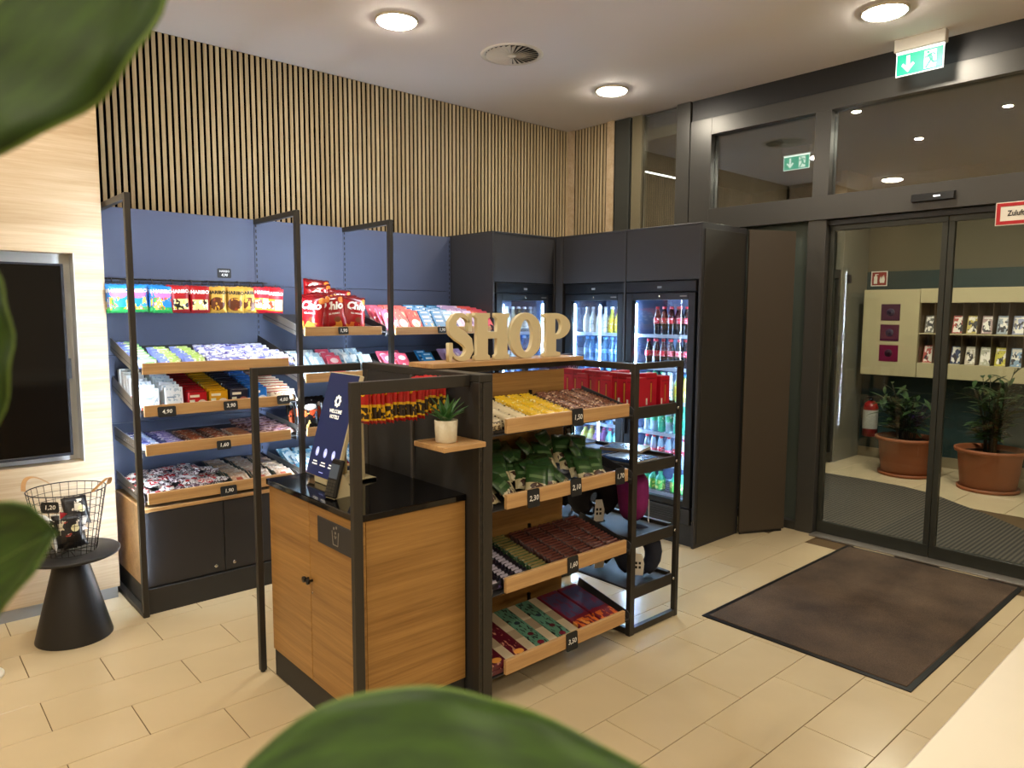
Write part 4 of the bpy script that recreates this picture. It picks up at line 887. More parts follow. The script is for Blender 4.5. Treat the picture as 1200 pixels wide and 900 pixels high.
# succulent on its little shelf
bs = thing('bracket_shelf', 'small walnut shelf board bracketed to the divider', 'shelf', (0, 0, 0))
part('board', MB().cbox(1.705, 1.924, 2.315, 2.535, 1.215, 1.237, .002), m_oak, bs); part('bracket', MB().box(1.80, 1.93, 2.40, 2.43, 1.195, 1.215), m_frame, bs)
sp = thing('potted_succulent', 'small spiky green succulent in white dimpled pot', 'plant', (1.795, 2.425, 1.237))
mpot, nt, b = new_mat('dimpled_white_pot'); b.inputs['Base Color'].default_value = c4(srgb('#d8cfb4')); b.inputs['Roughness'].default_value = .5
tc = nd(nt, 'ShaderNodeTexCoord'); vo = nd(nt, 'ShaderNodeTexVoronoi', inp={'Scale': 110.}); nt.links.new(tc.outputs['Object'], vo.inputs['Vector']); bp = nd(nt, 'ShaderNodeBump', inp={'Strength': .5, 'Distance': .002}); nt.links.new(vo.outputs['Distance'], bp.inputs['Height']); nt.links.new(bp.outputs[0], b.inputs['Normal'])
part('pot', MB().lathe([(.043, 0), (.045, .004), (.050, .094), (.046, .095), (.044, .085)], 24), mpot, sp)
part('soil', MB().lathe([(.044, .08), (.003, .088)], 20), plain('soil', '#1d130b', .95), sp)
m_succ = plain('succulent_green', '#3c6a34', .45, 0, .25, 30)
lf = MB(); 
for k in range(6):
    s = k / 5.; wv_ = .011 * (1 - s ** 2.2) + .0005
    lf.v += [(-wv_, s * .035 * (1 + s), s * .085), (0, s * .035 * (1 + s) - .004 * (1 - s), s * .085), (wv_, s * .035 * (1 + s), s * .085), (0, s * .035 * (1 + s) + .004 * (1 - s), s * .085 - .002)]
for k in range(5):
    for j in range(4): lf.f.append((k * 4 + j, k * 4 + (j + 1) % 4, k * 4 + 4 + (j + 1) % 4, k * 4 + 4 + j)); lf.m.append(0); lf.sm.append(True)
lf = lf.mesh('leaf', m_succ)
for k in range(19):
    a = k * 2.4; tl_ = .9 - k * .05; o = link('leaf', lf, sp, (0, 0, .083), (-tl_ * .75 + .25, 0, a)); o.scale = (1.6, 1.2, .9 + .012 * k)

# ------------------------------------------------------------------ SHOP letters and their board
sb = single('sign_board', MB().cbox(1.925, 2.945, 2.70, 2.90, 1.522, 1.545, .002), m_oak, 'walnut board on top of the tray unit carrying the sign letters', 'board')
m_let = plain('letter_cream', '#ddd0a6', .5, 0, .02, 8)
def ell(cx, cz, rx, rz, n=40): return [(cx + rx * math.cos(2 * PI * k / n), cz + rz * math.sin(2 * PI * k / n)) for k in range(n)]
def letter(nm, spl, x, w, label):
    me = curve_mesh([[(a * w, b * .232 + .0) for a, b in s] for s in spl], .011, m_let, .0015)
    o = link('sign_letter', me, None, (x, 2.78, 1.547)); tag(o, label, 'letter', 'letters of the shop sign'); return o
Hl = [(0, 0), (.42, 0), (.42, .08), (.36, .11), (.36, .46), (.64, .46), (.64, .11), (.58, .08), (.58, 0), (1, 0), (1, .08), (.94, .11), (.94, .89), (1, .92), (1, 1), (.58, 1), (.58, .92), (.64, .89), (.64, .60), (.36, .60), (.36, .89), (.42, .92), (.42, 1), (0, 1), (0, .92), (.06, .89), (.06, .11), (0, .08)]
Ol = [ell(.5, .5, .5, .51), ell(.5, .5, .20, .37)]
bowl = [(.45 + .55 * math.sin(a), .70 + .30 * math.cos(a)) for a in [PI * k / 14 for k in range(15)]]
bowl_in = [(.50 + .17 * math.sin(a), .70 + .19 * math.cos(a)) for a in [PI * k / 10 for k in range(11)]]
Pl = [[(0, 0), (.62, 0), (.62, .08), (.46, .11), (.46, .40)] + list(reversed(bowl)) + [(0, 1), (0, .92), (.10, .89), (.10, .11), (0, .08)], [(.42, .89)] + bowl_in + [(.42, .51)]]
# S: stroke of varying width along a spine
def sstroke():
    sp_ = [(.80, .80), (.72, .90), (.58, .955), (.44, .955), (.28, .90), (.18, .78), (.22, .65), (.38, .56), (.60, .48), (.78, .37), (.82, .23), (.74, .11), (.58, .05), (.42, .045), (.28, .09), (.18, .18)]
    wd = [.05, .09, .10, .11, .20, .30, .34, .34, .34, .34, .32, .24, .12, .10, .08, .05]
    L_, R_ = [], []
    for i, (a, b) in enumerate(sp_):
        p = sp_[max(0, i - 1)]; q = sp_[min(len(sp_) - 1, i + 1)]; dx, dz = q[0] - p[0], q[1] - p[1]; l = math.hypot(dx, dz); nx, nz = -dz / l, dx / l
        L_.append((a + nx * wd[i] / 2 * .95, b + nz * wd[i] / 2 * .8)); R_.append((a - nx * wd[i] / 2 * .95, b - nz * wd[i] / 2 * .8))
    return L_ + list(reversed(R_))
Sl = [sstroke(), [(.76, .62), (.90, .62), (.90, .99), (.80, .99), (.76, .88)], [(.06, .38), (.18, .38), (.20, .16), (.14, .0), (.06, .0)]]
letter('S', [Sl[0]], 2.06, .165, 'cream wooden letter S on the walnut board')
so = bpy.data.objects[-1] if False else [o for o in bpy.data.objects if o.get('label', '').startswith('cream wooden letter S')][0]
for s_ in Sl[1:]: link('serif', curve_mesh([[(a * .165, b * .232) for a, b in s_]], .011, m_let, .0015), so)
letter('H', [Hl], 2.23, .225, 'cream wooden letter H on the walnut board'); letter('O', Ol, 2.46, .23, 'cream wooden letter O on the walnut board'); letter('P', Pl, 2.702, .205, 'cream wooden letter P at the right end of the walnut board')

# ------------------------------------------------------------------ island tray unit
gx0, gx1 = 2.005, 2.985
iu = thing('tray_unit', 'dark island shelf with four walnut fronted snack trays', 'shelf', (0, 0, 0))
part('back_panel', MB().cbox(2.0, 2.87, 2.775, 2.795, .05, 1.475, .002), m_kwood, iu)
part('top_rail', MB().cbox(2.0, 3.03, 2.76, 2.79, 1.49, 1.52, .002), m_frame, iu)
part('base_plate', MB().box(2.0, 2.98, 2.64, 2.80, .0, .045), m_dark, iu)
GT = {}
for k, (zf, b0, b1) in enumerate([(1.245, 1.25, 1.316), (.905, .908, .974), (.515, .520, .590), (.128, .134, .202)]):
    GT[k] = make_tray(iu, gx0, gx1, 2.375, zf, 2.755, zf + .075, 2.07, 2.915, b0, b1, False, 2.365, wmat=m_oak)
    for xx in (2.015, 2.06, 2.60): part('bracket', MB().box(xx, xx + .012, 2.76, 2.775, zf + .03, zf + .13), m_black, iu)
# tray 1
def wr(nm, base, lay, w=.075, h=.05): return proto('chocolate_bar', bag_mesh(w, h, .018, printed(nm, base, lay, .3), 6, 4, 6, .03))
w1 = wr('wr_cream', '#d8c9a4', [('blot', 8, .5, '#5a4632', .1, .9, .1, .8)]); w2 = wr('wr_yellow', '#e2b91c', [('blot', 9, .62, '#f6ecb0', 0, 1, 0, 1)]); w3 = wr('wr_brown', '#4b2a1a', [('rect', .0, 1, .80, 1, '#7d4e38'), ('blot', 8, .58, '#d8b89a', 0, 1, .2, 1)])
m_box = plain('display_carton', '#2a2118', .7)
for k, (u0, u1, wmt, lb) in enumerate(((.0, .275, w1, 'cream and brown'), (.285, .56, w2, 'bright yellow'), (.57, .945, w3, 'brown'))):
    c = link('display_carton', MB().box(u0, u1, .0, .34, 0, .004).box(u0, u0 + .004, 0, .34, 0, .035).box(u1 - .004, u1, 0, .34, 0, .035).box(u0, u1, .336, .34, 0, .045).mesh('display_carton', m_box)); c.matrix_world = GT[0].M @ T(0, .012, .003)
    tag(c, 'open dark display carton under the %s bars' % lb, 'carton', 'display cartons of the island')
    shingle(GT[0], u0 + .008, u1 - .008, 3 if k < 2 else 4, 13, [wmt], 30, .03, .33, '%s bar on the top island tray' % lb, 'chocolate bar', lb + ' bars on the island', jit=.002, rz=.03, lift=.008)
# tray 2: green pouches
gp = flat('pouch_green', 'snack_pouch', '#33552c', [('rect', 0, 1, .0, .34, '#cfc49c'), ('ell', .5, .2, .3, .14, '#4a2c22'), ('blot', 9, .55, '#d8cfae', .1, .9, .02, .36), ('rect', 0, 1, .80, .84, '#26401f'), ('rect', .15, .85, .5, .6, '#6a8a5c')], .115, .16, .03)
for k in range(34):
    u = .06 + (k % 7) * .118 + random.uniform(-.03, .03); r = k // 7
    if u > .84: u = random.uniform(.1, .7)
    place(gp, GT[1].M @ T(u, .03 + r * .062, .006 + .012 * r + random.uniform(0, .012)) @ RZ(random.uniform(-.7, .7)) @ RY(random.uniform(-.12, .12)) @ RX(-R(random.uniform(40, 68))), 'dark green snack pouch heaped in the second tray of the island', 'snack pouch', 'green pouches on the island')
# tray 3: dark bars
x1_ = wr('wr_blackwhite', '#15101c', [('rect', .1, .6, .75, 1, '#b8b0c0'), ('blot', 8, .6, '#6a5a8a', 0, 1, 0, .7)], .085, .05); x2_ = wr('wr_green', '#2c5a30', [('rect', 0, 1, .8, 1, '#8d7c48'), ('blot', 8, .6, '#d8d8a0', 0, 1, 0, .7)], .10, .05); x3_ = wr('wr_wine', '#431314', [('rect', 0, 1, .86, 1, '#7a4a3c'), ('blot', 8, .6, '#20100e', 0, 1, 0, .7)], .095, .052)
for k, (u0, u1, n_, p_, lb) in enumerate(((.0, .27, 3, x1_, 'black and white'), (.29, .40, 1, x2_, 'green and gold'), (.42, .945, 5, x3_, 'wine red'))):
    shingle(GT[2], u0, u1, n_, 15, [p_], 34, .02, .35, '%s bar on the third island tray' % lb, 'chocolate bar', lb + ' bars on the island', jit=.002, rz=.03)
# tray 4: long patterned slabs
def lslab(nm, base, lay, w=.145, L=.34): return proto('gift_slab', MB().cbox(-w / 2, w / 2, -.014, .014, 0, L, .003).mesh('slab', printed(nm, base, lay, .4), (w, L)))
ls1 = lslab('gs_maroon', '#5a1024', [('blot', 16, .60, '#c88a70', 0, .58, 0, 1), ('rect', .6, 1, 0, 1, '#cbbb9c'), ('rect', .6, 1, .3, .5, '#a8967a'), ('ell', .3, .08, .2, .05, '#e8a04a')])
ls2 = lslab('gs_green', '#5f9078', [('blot', 18, .56, '#20302c', 0, .58, 0, 1), ('ell', .3, .3, .12, .04, '#5a1426'), ('ell', .3, .6, .12, .04, '#20303a'), ('ell', .3, .08, .14, .045, '#7a1a30'), ('rect', .6, 1, 0, 1, '#cbbb9c'), ('rect', .6, 1, .35, .6, '#a08c72')])
ls3 = lslab('gs_red', '#7a1c2c', [('rect', .06, .94, .3, .92, '#4a4468'), ('blot', 9, .55, '#6a2a4a', 0, 1, .3, 1), ('blot', 10, .52, '#e0702a', 0, 1, 0, .22), ('blot', 8, .6, '#f0a050', 0, 1, 0, .2)])
for i, (p_, u, lb) in enumerate([(ls1, .075, 'maroon'), (ls1, .215, 'maroon'), (ls2, .36, 'sage green'), (ls2, .51, 'sage green'), (ls3, .67, 'crimson'), (ls3, .825, 'crimson')]):
    for d in range(2): place(p_, GT[3].M @ T(u, .005, .018 + d * .030) @ RZ(random.uniform(-.01, .01)) @ RX(-R(90)), '%s %s patterned gift slab of the %s pair on the bottom island tray' % (['lower', 'upper'][d], lb, ['left', 'right'][i % 2]), 'chocolate', lb + ' gift slabs')
cy = 2.342
card((2.52, cy, 1.283), '1,50', 'price card 1,50 on the top tray of the island', .075, .085, 4, size=.034)
card((2.23, cy, .935), '2,30', 'left price card on the second island tray, reading 2,30', .075, .085, 4, size=.034)
card((2.515, cy, .94), '2,10', 'middle price card on the second island tray, reading 2,10', .075, .085, 4, size=.034)
card((2.845, cy, .945), '1,70', 'price card 1,70 at the right end of the second island tray', .07, .085, 4, size=.034)
card((2.50, cy, .555), '1,60', 'price card 1,60 on the third tray of the island', .075, .085, 4, size=.034)
card((2.50, cy, .165), '3,50', 'price card on the bottom tray of the island', .08, .09, 4, size=.034)

# ------------------------------------------------------------------ open gift shelf at the end of the island
gu = thing('gift_shelf', 'open dark metal shelf at the end of the island with boxes and neck pillows', 'shelf', (0, 0, 0))
for x0, y0 in ((3.03, 2.405), (3.445, 2.405), (3.03, 3.27), (3.445, 3.27)): part('post', MB().cbox(x0, x0 + (.04 if y0 < 3 and x0 < 3.1 else .03), y0, y0 + .03, 0, ZK, .002), m_frame, gu)
for y0 in (2.405, 3.27):
    part('top_rail', MB().cbox(3.07, 3.445, y0, y0 + .03, ZK - .035, ZK, .002), m_frame, gu); part('bottom_rail', MB().cbox(3.07, 3.445, y0, y0 + .03, .005, .04, .002), m_frame, gu)
part('side_rail', MB().cbox(3.03, 3.06, 2.435, 3.27, ZK - .035, ZK, .002), m_frame, gu)
part('side_rail', MB().cbox(3.03, 3.06, 2.435, 3.27, .005, .04, .002), m_frame, gu)
for z in (1.265, .955, .545, .255):
    sh = part('shelf_board', MB().cbox(3.065, 3.40, 2.43, 3.27, z - .012, z, .002), m_dark, gu)
    part('shelf_rim', MB().cbox(3.065, 3.425, 2.415, 2.43, z - .055, z + .01, .002).cbox(3.40, 3.43, 2.43, 3.27, z - .03, z + .02, .002), m_frame, sh)
    link('bolt', MB().lathe([(.009, 0), (.009, .006), (.001, .006)], 10).mesh('bolt', m_chrome), sh, (3.435, 2.412, z - .02), (PI / 2, 0, 0))
# red boxes
m_rbx = printed('gift_red', '#b3102a', [('rect', .4, .6, .1, .75, '#8e0c20'), ('rect', .46, .54, .12, .7, '#c08a2c'), ('rect', .1, .9, .82, .86, '#8e0c20'), ('rect', .06, .2, .05, .25, '#e6e0d8')], .4)
bx = proto('gift_box', carton_mesh(.10, .055, .185, m_rbx)); bx2 = proto('gift_box', carton_mesh(.085, .07, .165, m_rbx))
rl = 'crimson gift box with gold stripe'
for k in range(9): place(bx if k % 3 else bx2, T(3.13, 2.475 + k * .062, 1.266) @ RZ(R(-90) + random.uniform(-.06, .06)), lab(rl, '%s in the row beside the trays' % ORD[k]), 'gift box', 'crimson gift boxes')
for k in range(8): place(bx2 if k % 3 else bx, T(3.235 + .02 * (k % 2), 2.48 + k * .07, 1.266) @ RZ(random.uniform(-.1, .1)), lab(rl, '%s in the middle row' % ORD[k]), 'gift box', 'crimson gift boxes')
for k in range(4): place(bx2, T(3.34, 2.47 + k * .08, 1.266) @ RZ(random.uniform(-.1, .1)), lab(rl, '%s in the row facing the entrance' % ORD[k]), 'gift box', 'crimson gift boxes')
pb = proto('gift_carton', carton_mesh(.085, .07, .20, printed('gift_purple', '#3b2748', [('blot', 14, .6, '#a48ab0', 0, 1, 0, 1)], .45)))
for k in range(4): place(pb, T(3.13 + (k % 2) * .1, 3.08 + (k // 2) * .09, 1.266), ['dark purple gift carton, left one behind the crimson boxes', 'dark purple gift carton, right one behind the crimson boxes', 'dark purple gift carton, left one at the very back', 'dark purple gift carton, right one at the very back'][k], 'gift box', 'purple gift cartons')
# books
for k, (x, y, rz, z, c1, c2, lb) in enumerate([(3.19, 2.56, .05, 0, '#31518c', '#9fb4d4', 'blue covered picture book at the front of the gift shelf'), (3.22, 2.83, -.06, 0, '#3a62a4', '#c4cfdc', 'light blue picture book in the middle of the gift shelf'), (3.305, 3.12, .03, 0, '#5d6d86', '#8fa0b4', 'grey blue picture book at the back of the gift shelf'), (3.33, 2.70, .3, .018, '#8a7a62', '#3d4c66', 'tan picture book lying on the blue one')]):
    o = thing('picture_book', lb, 'book', (x, y, .956 + z), rz, 'picture books')
    part('pages', MB().box(-.095, .095, -.118, .118, .002, .014), m_white, o)
    part('cover', MB().cbox(-.10, .10, -.125, .125, .014, .017, .0005).box(-.10, .10, -.125, .125, 0, .002).box(-.10, -.097, -.125, .125, 0, .016), plain('cover_%d' % k, c1, .25, 0, .5, 22), o)
    part('cover_picture', MB().box(-.085, .085, -.03, .105, .017, .0175), plain('coverpic_%d' % k, c2, .25, 0, .6, 30), o)
wb_ = [bottle('wine', c_beer, plain('cap_foil', '#2a2024', .4), printed('label_wine', '#cfc4aa', [('blot', 10, .6, '#5a5040', 0, 1, 0, 1)], .5), .245, .034, 'glass', (.12, .42))]
wb_[0].name = 'wine_bottle'
for k, (x, y) in enumerate(((3.105, 2.975), (3.108, 3.06), (3.175, 3.02))): place(wb_[0], T(x, y, .956), ['left', 'middle', 'right'][k] + ' small dark wine bottle with cream label on the gift shelf', 'bottle', 'wine bottles on the gift shelf')
# neck pillows: U-shaped tubes standing upright
def pillow(nm, col, x, y, z, rz, label, r=.068, sy=1.0):
    t = thing('neck_pillow', label, 'pillow', (x, y, z), rz, 'neck pillows')
    pts, rad = [], []
    for k in range(15):
        a = R(-60 + 300 * k / 14); pts.append((.092 * math.cos(a) * 1.0, 0, .080 + r + (.168 - r) * math.sin(a))); rad.append(r * (.72 + .28 * math.sin(PI * k / 14) ** .7))
    mb = MB().tube(pts, rad, 14, ref=(0, 1, 0))
    body = part('cushion', mb, plain(nm, col, .85, 0, .2, 25, .4), t); body.scale = (1, 1.15, 1)
    for s_ in (0, -1): link('end', MB().lathe([(rad[s_], 0), (rad[s_] * .8, rad[s_] * .4), (.004, rad[s_] * .55)], 14).mesh('end', plain(nm, col)), body, pts[s_], (0, R(150) if s_ == 0 else R(-150), 0))
    part('hang_tag', MB().prism([(-.03, .02), (.03, .02), (.036, .09), (.02, .15), (-.02, .15), (-.024, .08)], -r * 1.17 - .004, -r * 1.17 - .001, 'xz'), m_white, t)
    part('tag_print', MB().box(-.016, -.003, -r * 1.17 - .005, -r * 1.17 - .004, .06, .075).box(.004, .017, -r * 1.17 - .005, -r * 1.17 - .004, .06, .075).box(-.016, -.003, -r * 1.17 - .005, -r * 1.17 - .004, .085, .10).box(.004, .017, -r * 1.17 - .005, -r * 1.17 - .004, .085, .10), m_ink, t)
    return t
pillow('plush_magenta', '#7a1560', 3.27, 2.60, .548, .75, 'magenta plush neck pillow on the third board of the gift shelf', .082)
pillow('plush_black', '#19161a', 3.16, 2.80, .548, -.5, 'black neck pillow behind the magenta one', .075)
pillow('plush_black2', '#141216', 3.20, 3.06, .548, -.2, 'black neck pillow at the back of the third board', .075)
pillow('plush_navy', '#141a2c', 3.27, 2.55, .258, -.85, 'navy neck pillow on the lowest board, its opening seen from the front', .055)
pillow('plush_charcoal', '#1b1c20', 3.17, 2.80, .258, -.4, 'charcoal neck pillow on the lowest board behind the navy one', .06)

# ------------------------------------------------------------------ side table with wire basket
tcx, tcy = .742, 4.44
tt = thing('side_table', 'round black side table with conical foot before the veneer wall', 'table', (tcx, tcy, 0))
m_tb = plain('side_table_black', '#1b1a1a', .45, 0, .05)
part('foot', MB().lathe([(.188, 0), (.188, .006), (.075, .455), (.07, .462)], 40), m_tb, tt)
part('top', MB().lathe([(.07, .458), (.235, .460), (.243, .466), (.243, .474), (.238, .478), (.003, .478)], 48), m_tb, tt)
bk = thing('wire_basket', 'black wire basket with leather handles on the side table', 'basket', (tcx, tcy, .479))
m_wire = plain('basket_wire', '#2a2724', .4, .6); HB = .345
def br(z): return .128 + (.187 - .128) * z / HB
vw = MB().tube([(br(0), 0, .003), (br(HB), 0, HB)], .0014, 5).mesh('wire', m_wire)
for k in range(28): link('wire', vw, bk, (0, 0, 0), (0, 0, 2 * PI * k / 28))
for k in range(9):
    z = HB * k / 8 + (.003 if k == 0 else 0); rr = .0030 if k == 8 else .0014
    part('wire_ring', MB().tube([(br(z) * math.cos(2 * PI * q / 36), br(z) * math.sin(2 * PI * q / 36), z) for q in range(36)], rr, 5, closed=True), m_wire, bk)
part('base_wires', MB().tube([(-.125, 0, .003), (.125, 0, .003)], .002, 5).tube([(0, -.125, .003), (0, .125, .003)], .002, 5).tube([(-.09, -.09, .003), (.09, .09, .003)], .002, 5).tube([(.09, -.09, .003), (-.09, .09, .003)], .002, 5), m_wire, bk)
m_lea = plain('tan_leather', '#b98a55', .6)
for a0 in (.62 * PI + .35, -.38 * PI + .55):
    hp = MB(); N = 12
    for j in range(N + 1):
        s = j / N; aa = a0 + (s - .5) * .95; ht = HB + .052 * math.sin(PI * s); ro = br(HB) + .018 * math.sin(PI * s); c_, s_ = math.cos(aa), math.sin(aa)
        hp.v += [(ro * c_, ro * s_, ht - .001), ((ro + .022) * c_, (ro + .022) * s_, ht + .005 - .001), ((ro + .022) * c_, (ro + .022) * s_, ht + .008), (ro * c_, ro * s_, ht + .003)]
    for j in range(N):
        for q in range(4): hp.f.append((j * 4 + q, j * 4 + (q + 1) % 4, j * 4 + 4 + (q + 1) % 4, j * 4 + 4 + q)); hp.m.append(0); hp.sm.append(False)
    part('handle', hp, m_lea, bk)
m_bp = [printed('pack_black', '#1a1613', [('blot', 5, .58, '#d8ccb0', .1, .9, .3, .9), ('blot', 6, .62, '#b8392c', .2, .8, .3, .8), ('ell', .7, .55, .16, .12, '#e6dca8')], .3), printed('pack_white', '#dcdad2', [('blot', 5, .58, '#2c2620', .1, .9, .2, .8), ('ell', .6, .5, .2, .12, '#d8b850')], .3)]
pk = [proto('snack_pack', bag_mesh(.13, .16, .03, m_bp[0], 6, 6, 11)), proto('snack_pack', bag_mesh(.12, .15, .03, m_bp[1], 6, 6, 12))]
kk = [(.03, -.05, .02, .3, 20, 0), (-.04, -.03, .02, -.5, 25, 0), (.06, .03, .03, 1.2, 20, 0), (-.06, .04, .03, 2., 20, 0), (.0, .06, .04, 2.8, 15, 0), (.01, 0, .07, .9, 60, 0), (-.05, -.04, .09, -.3, 50, 1), (.05, -.03, .10, .5, 55, 1), (.07, .05, .12, .2, 20, 0), (-.02, .05, .10, 1.6, 45, 1), (.0, -.06, .04, .1, 15, 0), (-.08, -.02, .02, 1.4, 12, 1), (.03, .02, .13, -.4, 65, 1)]
for q, (x, y, z, rz, ln, w) in enumerate(kk):
    lb = ['black printed snack pack inside the wire basket', 'white printed snack pack inside the wire basket'][w]
    place(pk[w], T(tcx + x * .8, tcy + y * .8, .479 + z + .004) @ RZ(rz) @ RX(-R(ln)), lb, 'snack pack', ['black', 'white'][w] + ' packs in the basket')
fl = thing('paper_flag', 'small red paper flag sticking out of the basket', 'flag', (tcx - .055, tcy - .10, .60)); part('stick', MB().tube([(0, 0, 0), (0, 0, .13)], .0015, 5), m_white, fl); part('pennant', MB().prism([(0, .085), (.045, .107), (0, .13)], -.0006, .0006, 'xz'), m_red, fl)
fl.rotation_euler = (0, 0, .5)
card((tcx - .105, tcy - .165, .479 + .295), '1,20', 'price card 1,20 clipped to the wire basket', .085, .056, -6, -.6)
# wall screen
tv = thing('wall_screen', 'large dark flat screen mounted in the wall niche', 'screen', (0, 0, 0))
part('housing', MB().cbox(-1.10, .860, YL + .01, YL + .05, .93, 2.05, .004), m_black, tv)
part('screen_face', MB().box(-1.09, .848, YL + .0085, YL + .010, .945, 2.04), plain('screen_off_glass', '#040404', .08, 0, .05, spec=.25), tv)
part('bezel', MB().cbox(.848, .862, YL + .004, YL + .012, .928, 2.052, .002).cbox(-1.10, .848, YL + .004, YL + .012, .928, .944, .002).cbox(-1.10, .848, YL + .004, YL + .012, 2.04, 2.052, .002), plain('screen_bezel', '#1a1d26', .3), tv)
part('mount', MB().box(.70, .885, YL + .05, YL + .11, 1.38, 1.50), m_black, tv)
ws = thing('display_stand', 'white display stand foot at the left edge of the view', 'stand', (.295, 4.20, 0))
part('foot', MB().lathe([(.11, 0), (.11, .01), (.10, .016), (.02, .02)], 32), m_white, ws); part('column', MB().lathe([(.02, .018), (.02, .9)], 16), m_white, ws)
part('sign_frame', MB().cbox(-.22, .09, -.012, .012, .9, 1.32, .004), m_white, ws)
ws.location = (.285, 4.20, 0)

# ------------------------------------------------------------------ vestibule furniture
m_rack = plain('rack_cream', '#b6aa84', .4, 0, .03); m_rackin = wood('rack_inside', '#3a2a14', '#54401f', 'Z', .5)
rk = thing('brochure_rack', 'cream wall cabinet with pigeon-hole brochure compartments', 'rack', (0, 0, 0))
xr = 8.95
part('panel', MB().cbox(xr, 9.29, 3.045, 3.665, 1.062, 2.07, .004), m_rack, rk)
part('frame_board', MB().cbox(xr, 9.29, .4, 3.04, 1.912, 2.075, .004), m_rack, rk)
part('frame_board', MB().cbox(xr, 9.29, .4, 3.04, 1.062, 1.232, .004), m_rack, rk)
part('back', MB().box(9.22, 9.29, .4, 3.04, 1.23, 1.915), m_rackin, rk)
part('shelf_board', MB().box(xr + .01, 9.23, .4, 3.04, 1.559, 1.571), m_rack, rk)
ys = [3.03 - .142 * k for k in range(19)]
for y in ys: part('partition', MB().box(xr + .015, 9.23, y - .003, y + .003, 1.232, 1.912), m_rackin, rk)
for k, (z, c) in enumerate(((1.805, '#3c1030'), (1.566, '#4a1030'), (1.326, '#6a0f34'))):
    o = thing('wall_poster', ['top dark plum square picture on the cabinet panel', 'middle plum square picture on the cabinet panel', 'bottom magenta square picture on the cabinet panel'][k], 'picture', (xr, 3.352, z), -PI / 2, 'square pictures')
    part('print', MB().cbox(-.105, .105, -.006, 0, -.096, .096, .001), plain('poster_%d' % k, c, .4, 0, .35, 14), o); part('motif', MB().lathe([(.045, 0), (.043, .002), (.001, .002)], 20).lathe([(.02, .002), (.001, .004)], 12), plain('poster_motif_%d' % k, ['#1c1236', '#20123a', '#2c0a1c'][k], .4), o, loc=(0, -.006, 0), rot=(PI / 2, 0, 0))
bc = ['#6c6a60', '#8d9194', '#a4443a', '#b9a84e', '#a68a86', '#9aa6ae', '#8e96b4', '#b4584c', '#8a3a38', '#30405e', '#c2b8a2', '#b4b29a', '#c9bd3a', '#7c9ab4']
bn = ['grey', 'silver', 'red and white', 'gold', 'rose', 'pale blue', 'violet', 'coral', 'brick red', 'navy', 'orange and white', 'cream', 'yellow', 'sky blue']
for r in range(2):
    for k in range(7):
        i = r * 7 + k; yc_ = 3.03 - .142 * (k + .5); z0 = 1.576 if r == 0 else 1.233
        o = thing('brochure', '%s brochure in the %s row of the cabinet, compartment %s' % (bn[i], ['upper', 'lower'][r], ['first', 'second', 'third', 'fourth', 'fifth', 'sixth', 'seventh'][k] + ' from the panel'), 'brochure', (xr + .10, yc_, z0), -PI / 2, 'brochures'); o.rotation_euler = (R(-14), 0, -PI / 2)
        part('stack', MB().box(-.055, .055, 0, .02, 0, .20), m_white, o); cv = part('cover', MB().box(-.055, .055, -.002, 0, 0, .20), printed('brochure_%d' % i, bc[i], [('blot', 4, .50, '#2a2a30', .08, .92, .1, .7), ('blot', 4.5, .53, '#e8e2d4', .08, .92, .05, .95), ('rect', .1, .9, .84, .9, '#ece6d8')], .4), o)
        me_ = cv.data; ul = me_.uv_layers.new(name='UVMap')
        for l in me_.loops: co = me_.vertices[l.vertex_index].co; ul.data[l.index].uv = (co.x / .11 + .5, co.z / .2)
ex = thing('fire_extinguisher', 'red fire extinguisher with white label beside the first planter', 'fire extinguisher', (9.16, 3.60, .28))
m_exr = plain('extinguisher_red', '#8a1414', .3)
part('cylinder', MB().lathe([(.07, 0), (.085, .01), (.085, .36), (.07, .41), (.03, .44)], 24), m_exr, ex); part('valve', MB().lathe([(.022, .44), (.022, .47), (.01, .48)], 12).box(-.015, .015, -.05, .05, .475, .49), m_black, ex)
lbm = MB(); 
lbm.lathe([(.0862, .10), (.0862, .33)], 24, cap=False); part('label', lbm, plain('extinguisher_label', '#a9aaa2', .5, 0, .35, 60), ex); part('hose', MB().tube([(0, .02, .47), (0, .10, .44), (0, .11, .30), (0, .10, .12)], .010, 6), m_black, ex)
fs = thing('fire_sign', 'small red fire extinguisher pictogram sign above the cabinet corner', 'sign', (9.288, 3.632, 2.215), -PI / 2)
part('plate', MB().cbox(-.095, .095, -.004, 0, -.09, .09, .001), plain('fire_sign_red', '#8a2a1c', .4), fs)
part('border', MB().box(-.095, .095, -.006, -.004, .080, .09).box(-.095, .095, -.006, -.004, -.09, -.080).box(-.095, -.085, -.006, -.004, -.08, .08).box(.085, .095, -.006, -.004, -.08, .08), m_white, fs)
part('extinguisher_symbol', MB().box(-.062, -.022, -.006, -.004, -.06, .03).box(-.05, -.034, -.006, -.004, .03, .055).box(-.034, -.012, -.006, -.004, .048, .056), m_white, fs)
part('flame_symbol', MB().prism([(.01, -.05), (.06, -.05), (.066, -.01), (.05, .05), (.046, .01), (.034, .035), (.026, -.01), (.014, .03), (.004, -.02)], -.006, -.004, 'xz'), m_white, fs)
os_ = thing('door_plate', 'small dark door plate on the grey nib wall', 'sign', (8.78, 3.78, 2.20)); part('plate', MB().cbox(-.06, .06, -.006, 0, -.05, .05, .002), m_dark, os_); part('inset', MB().box(-.05, .05, -.008, -.006, -.03, .03), m_black, os_)
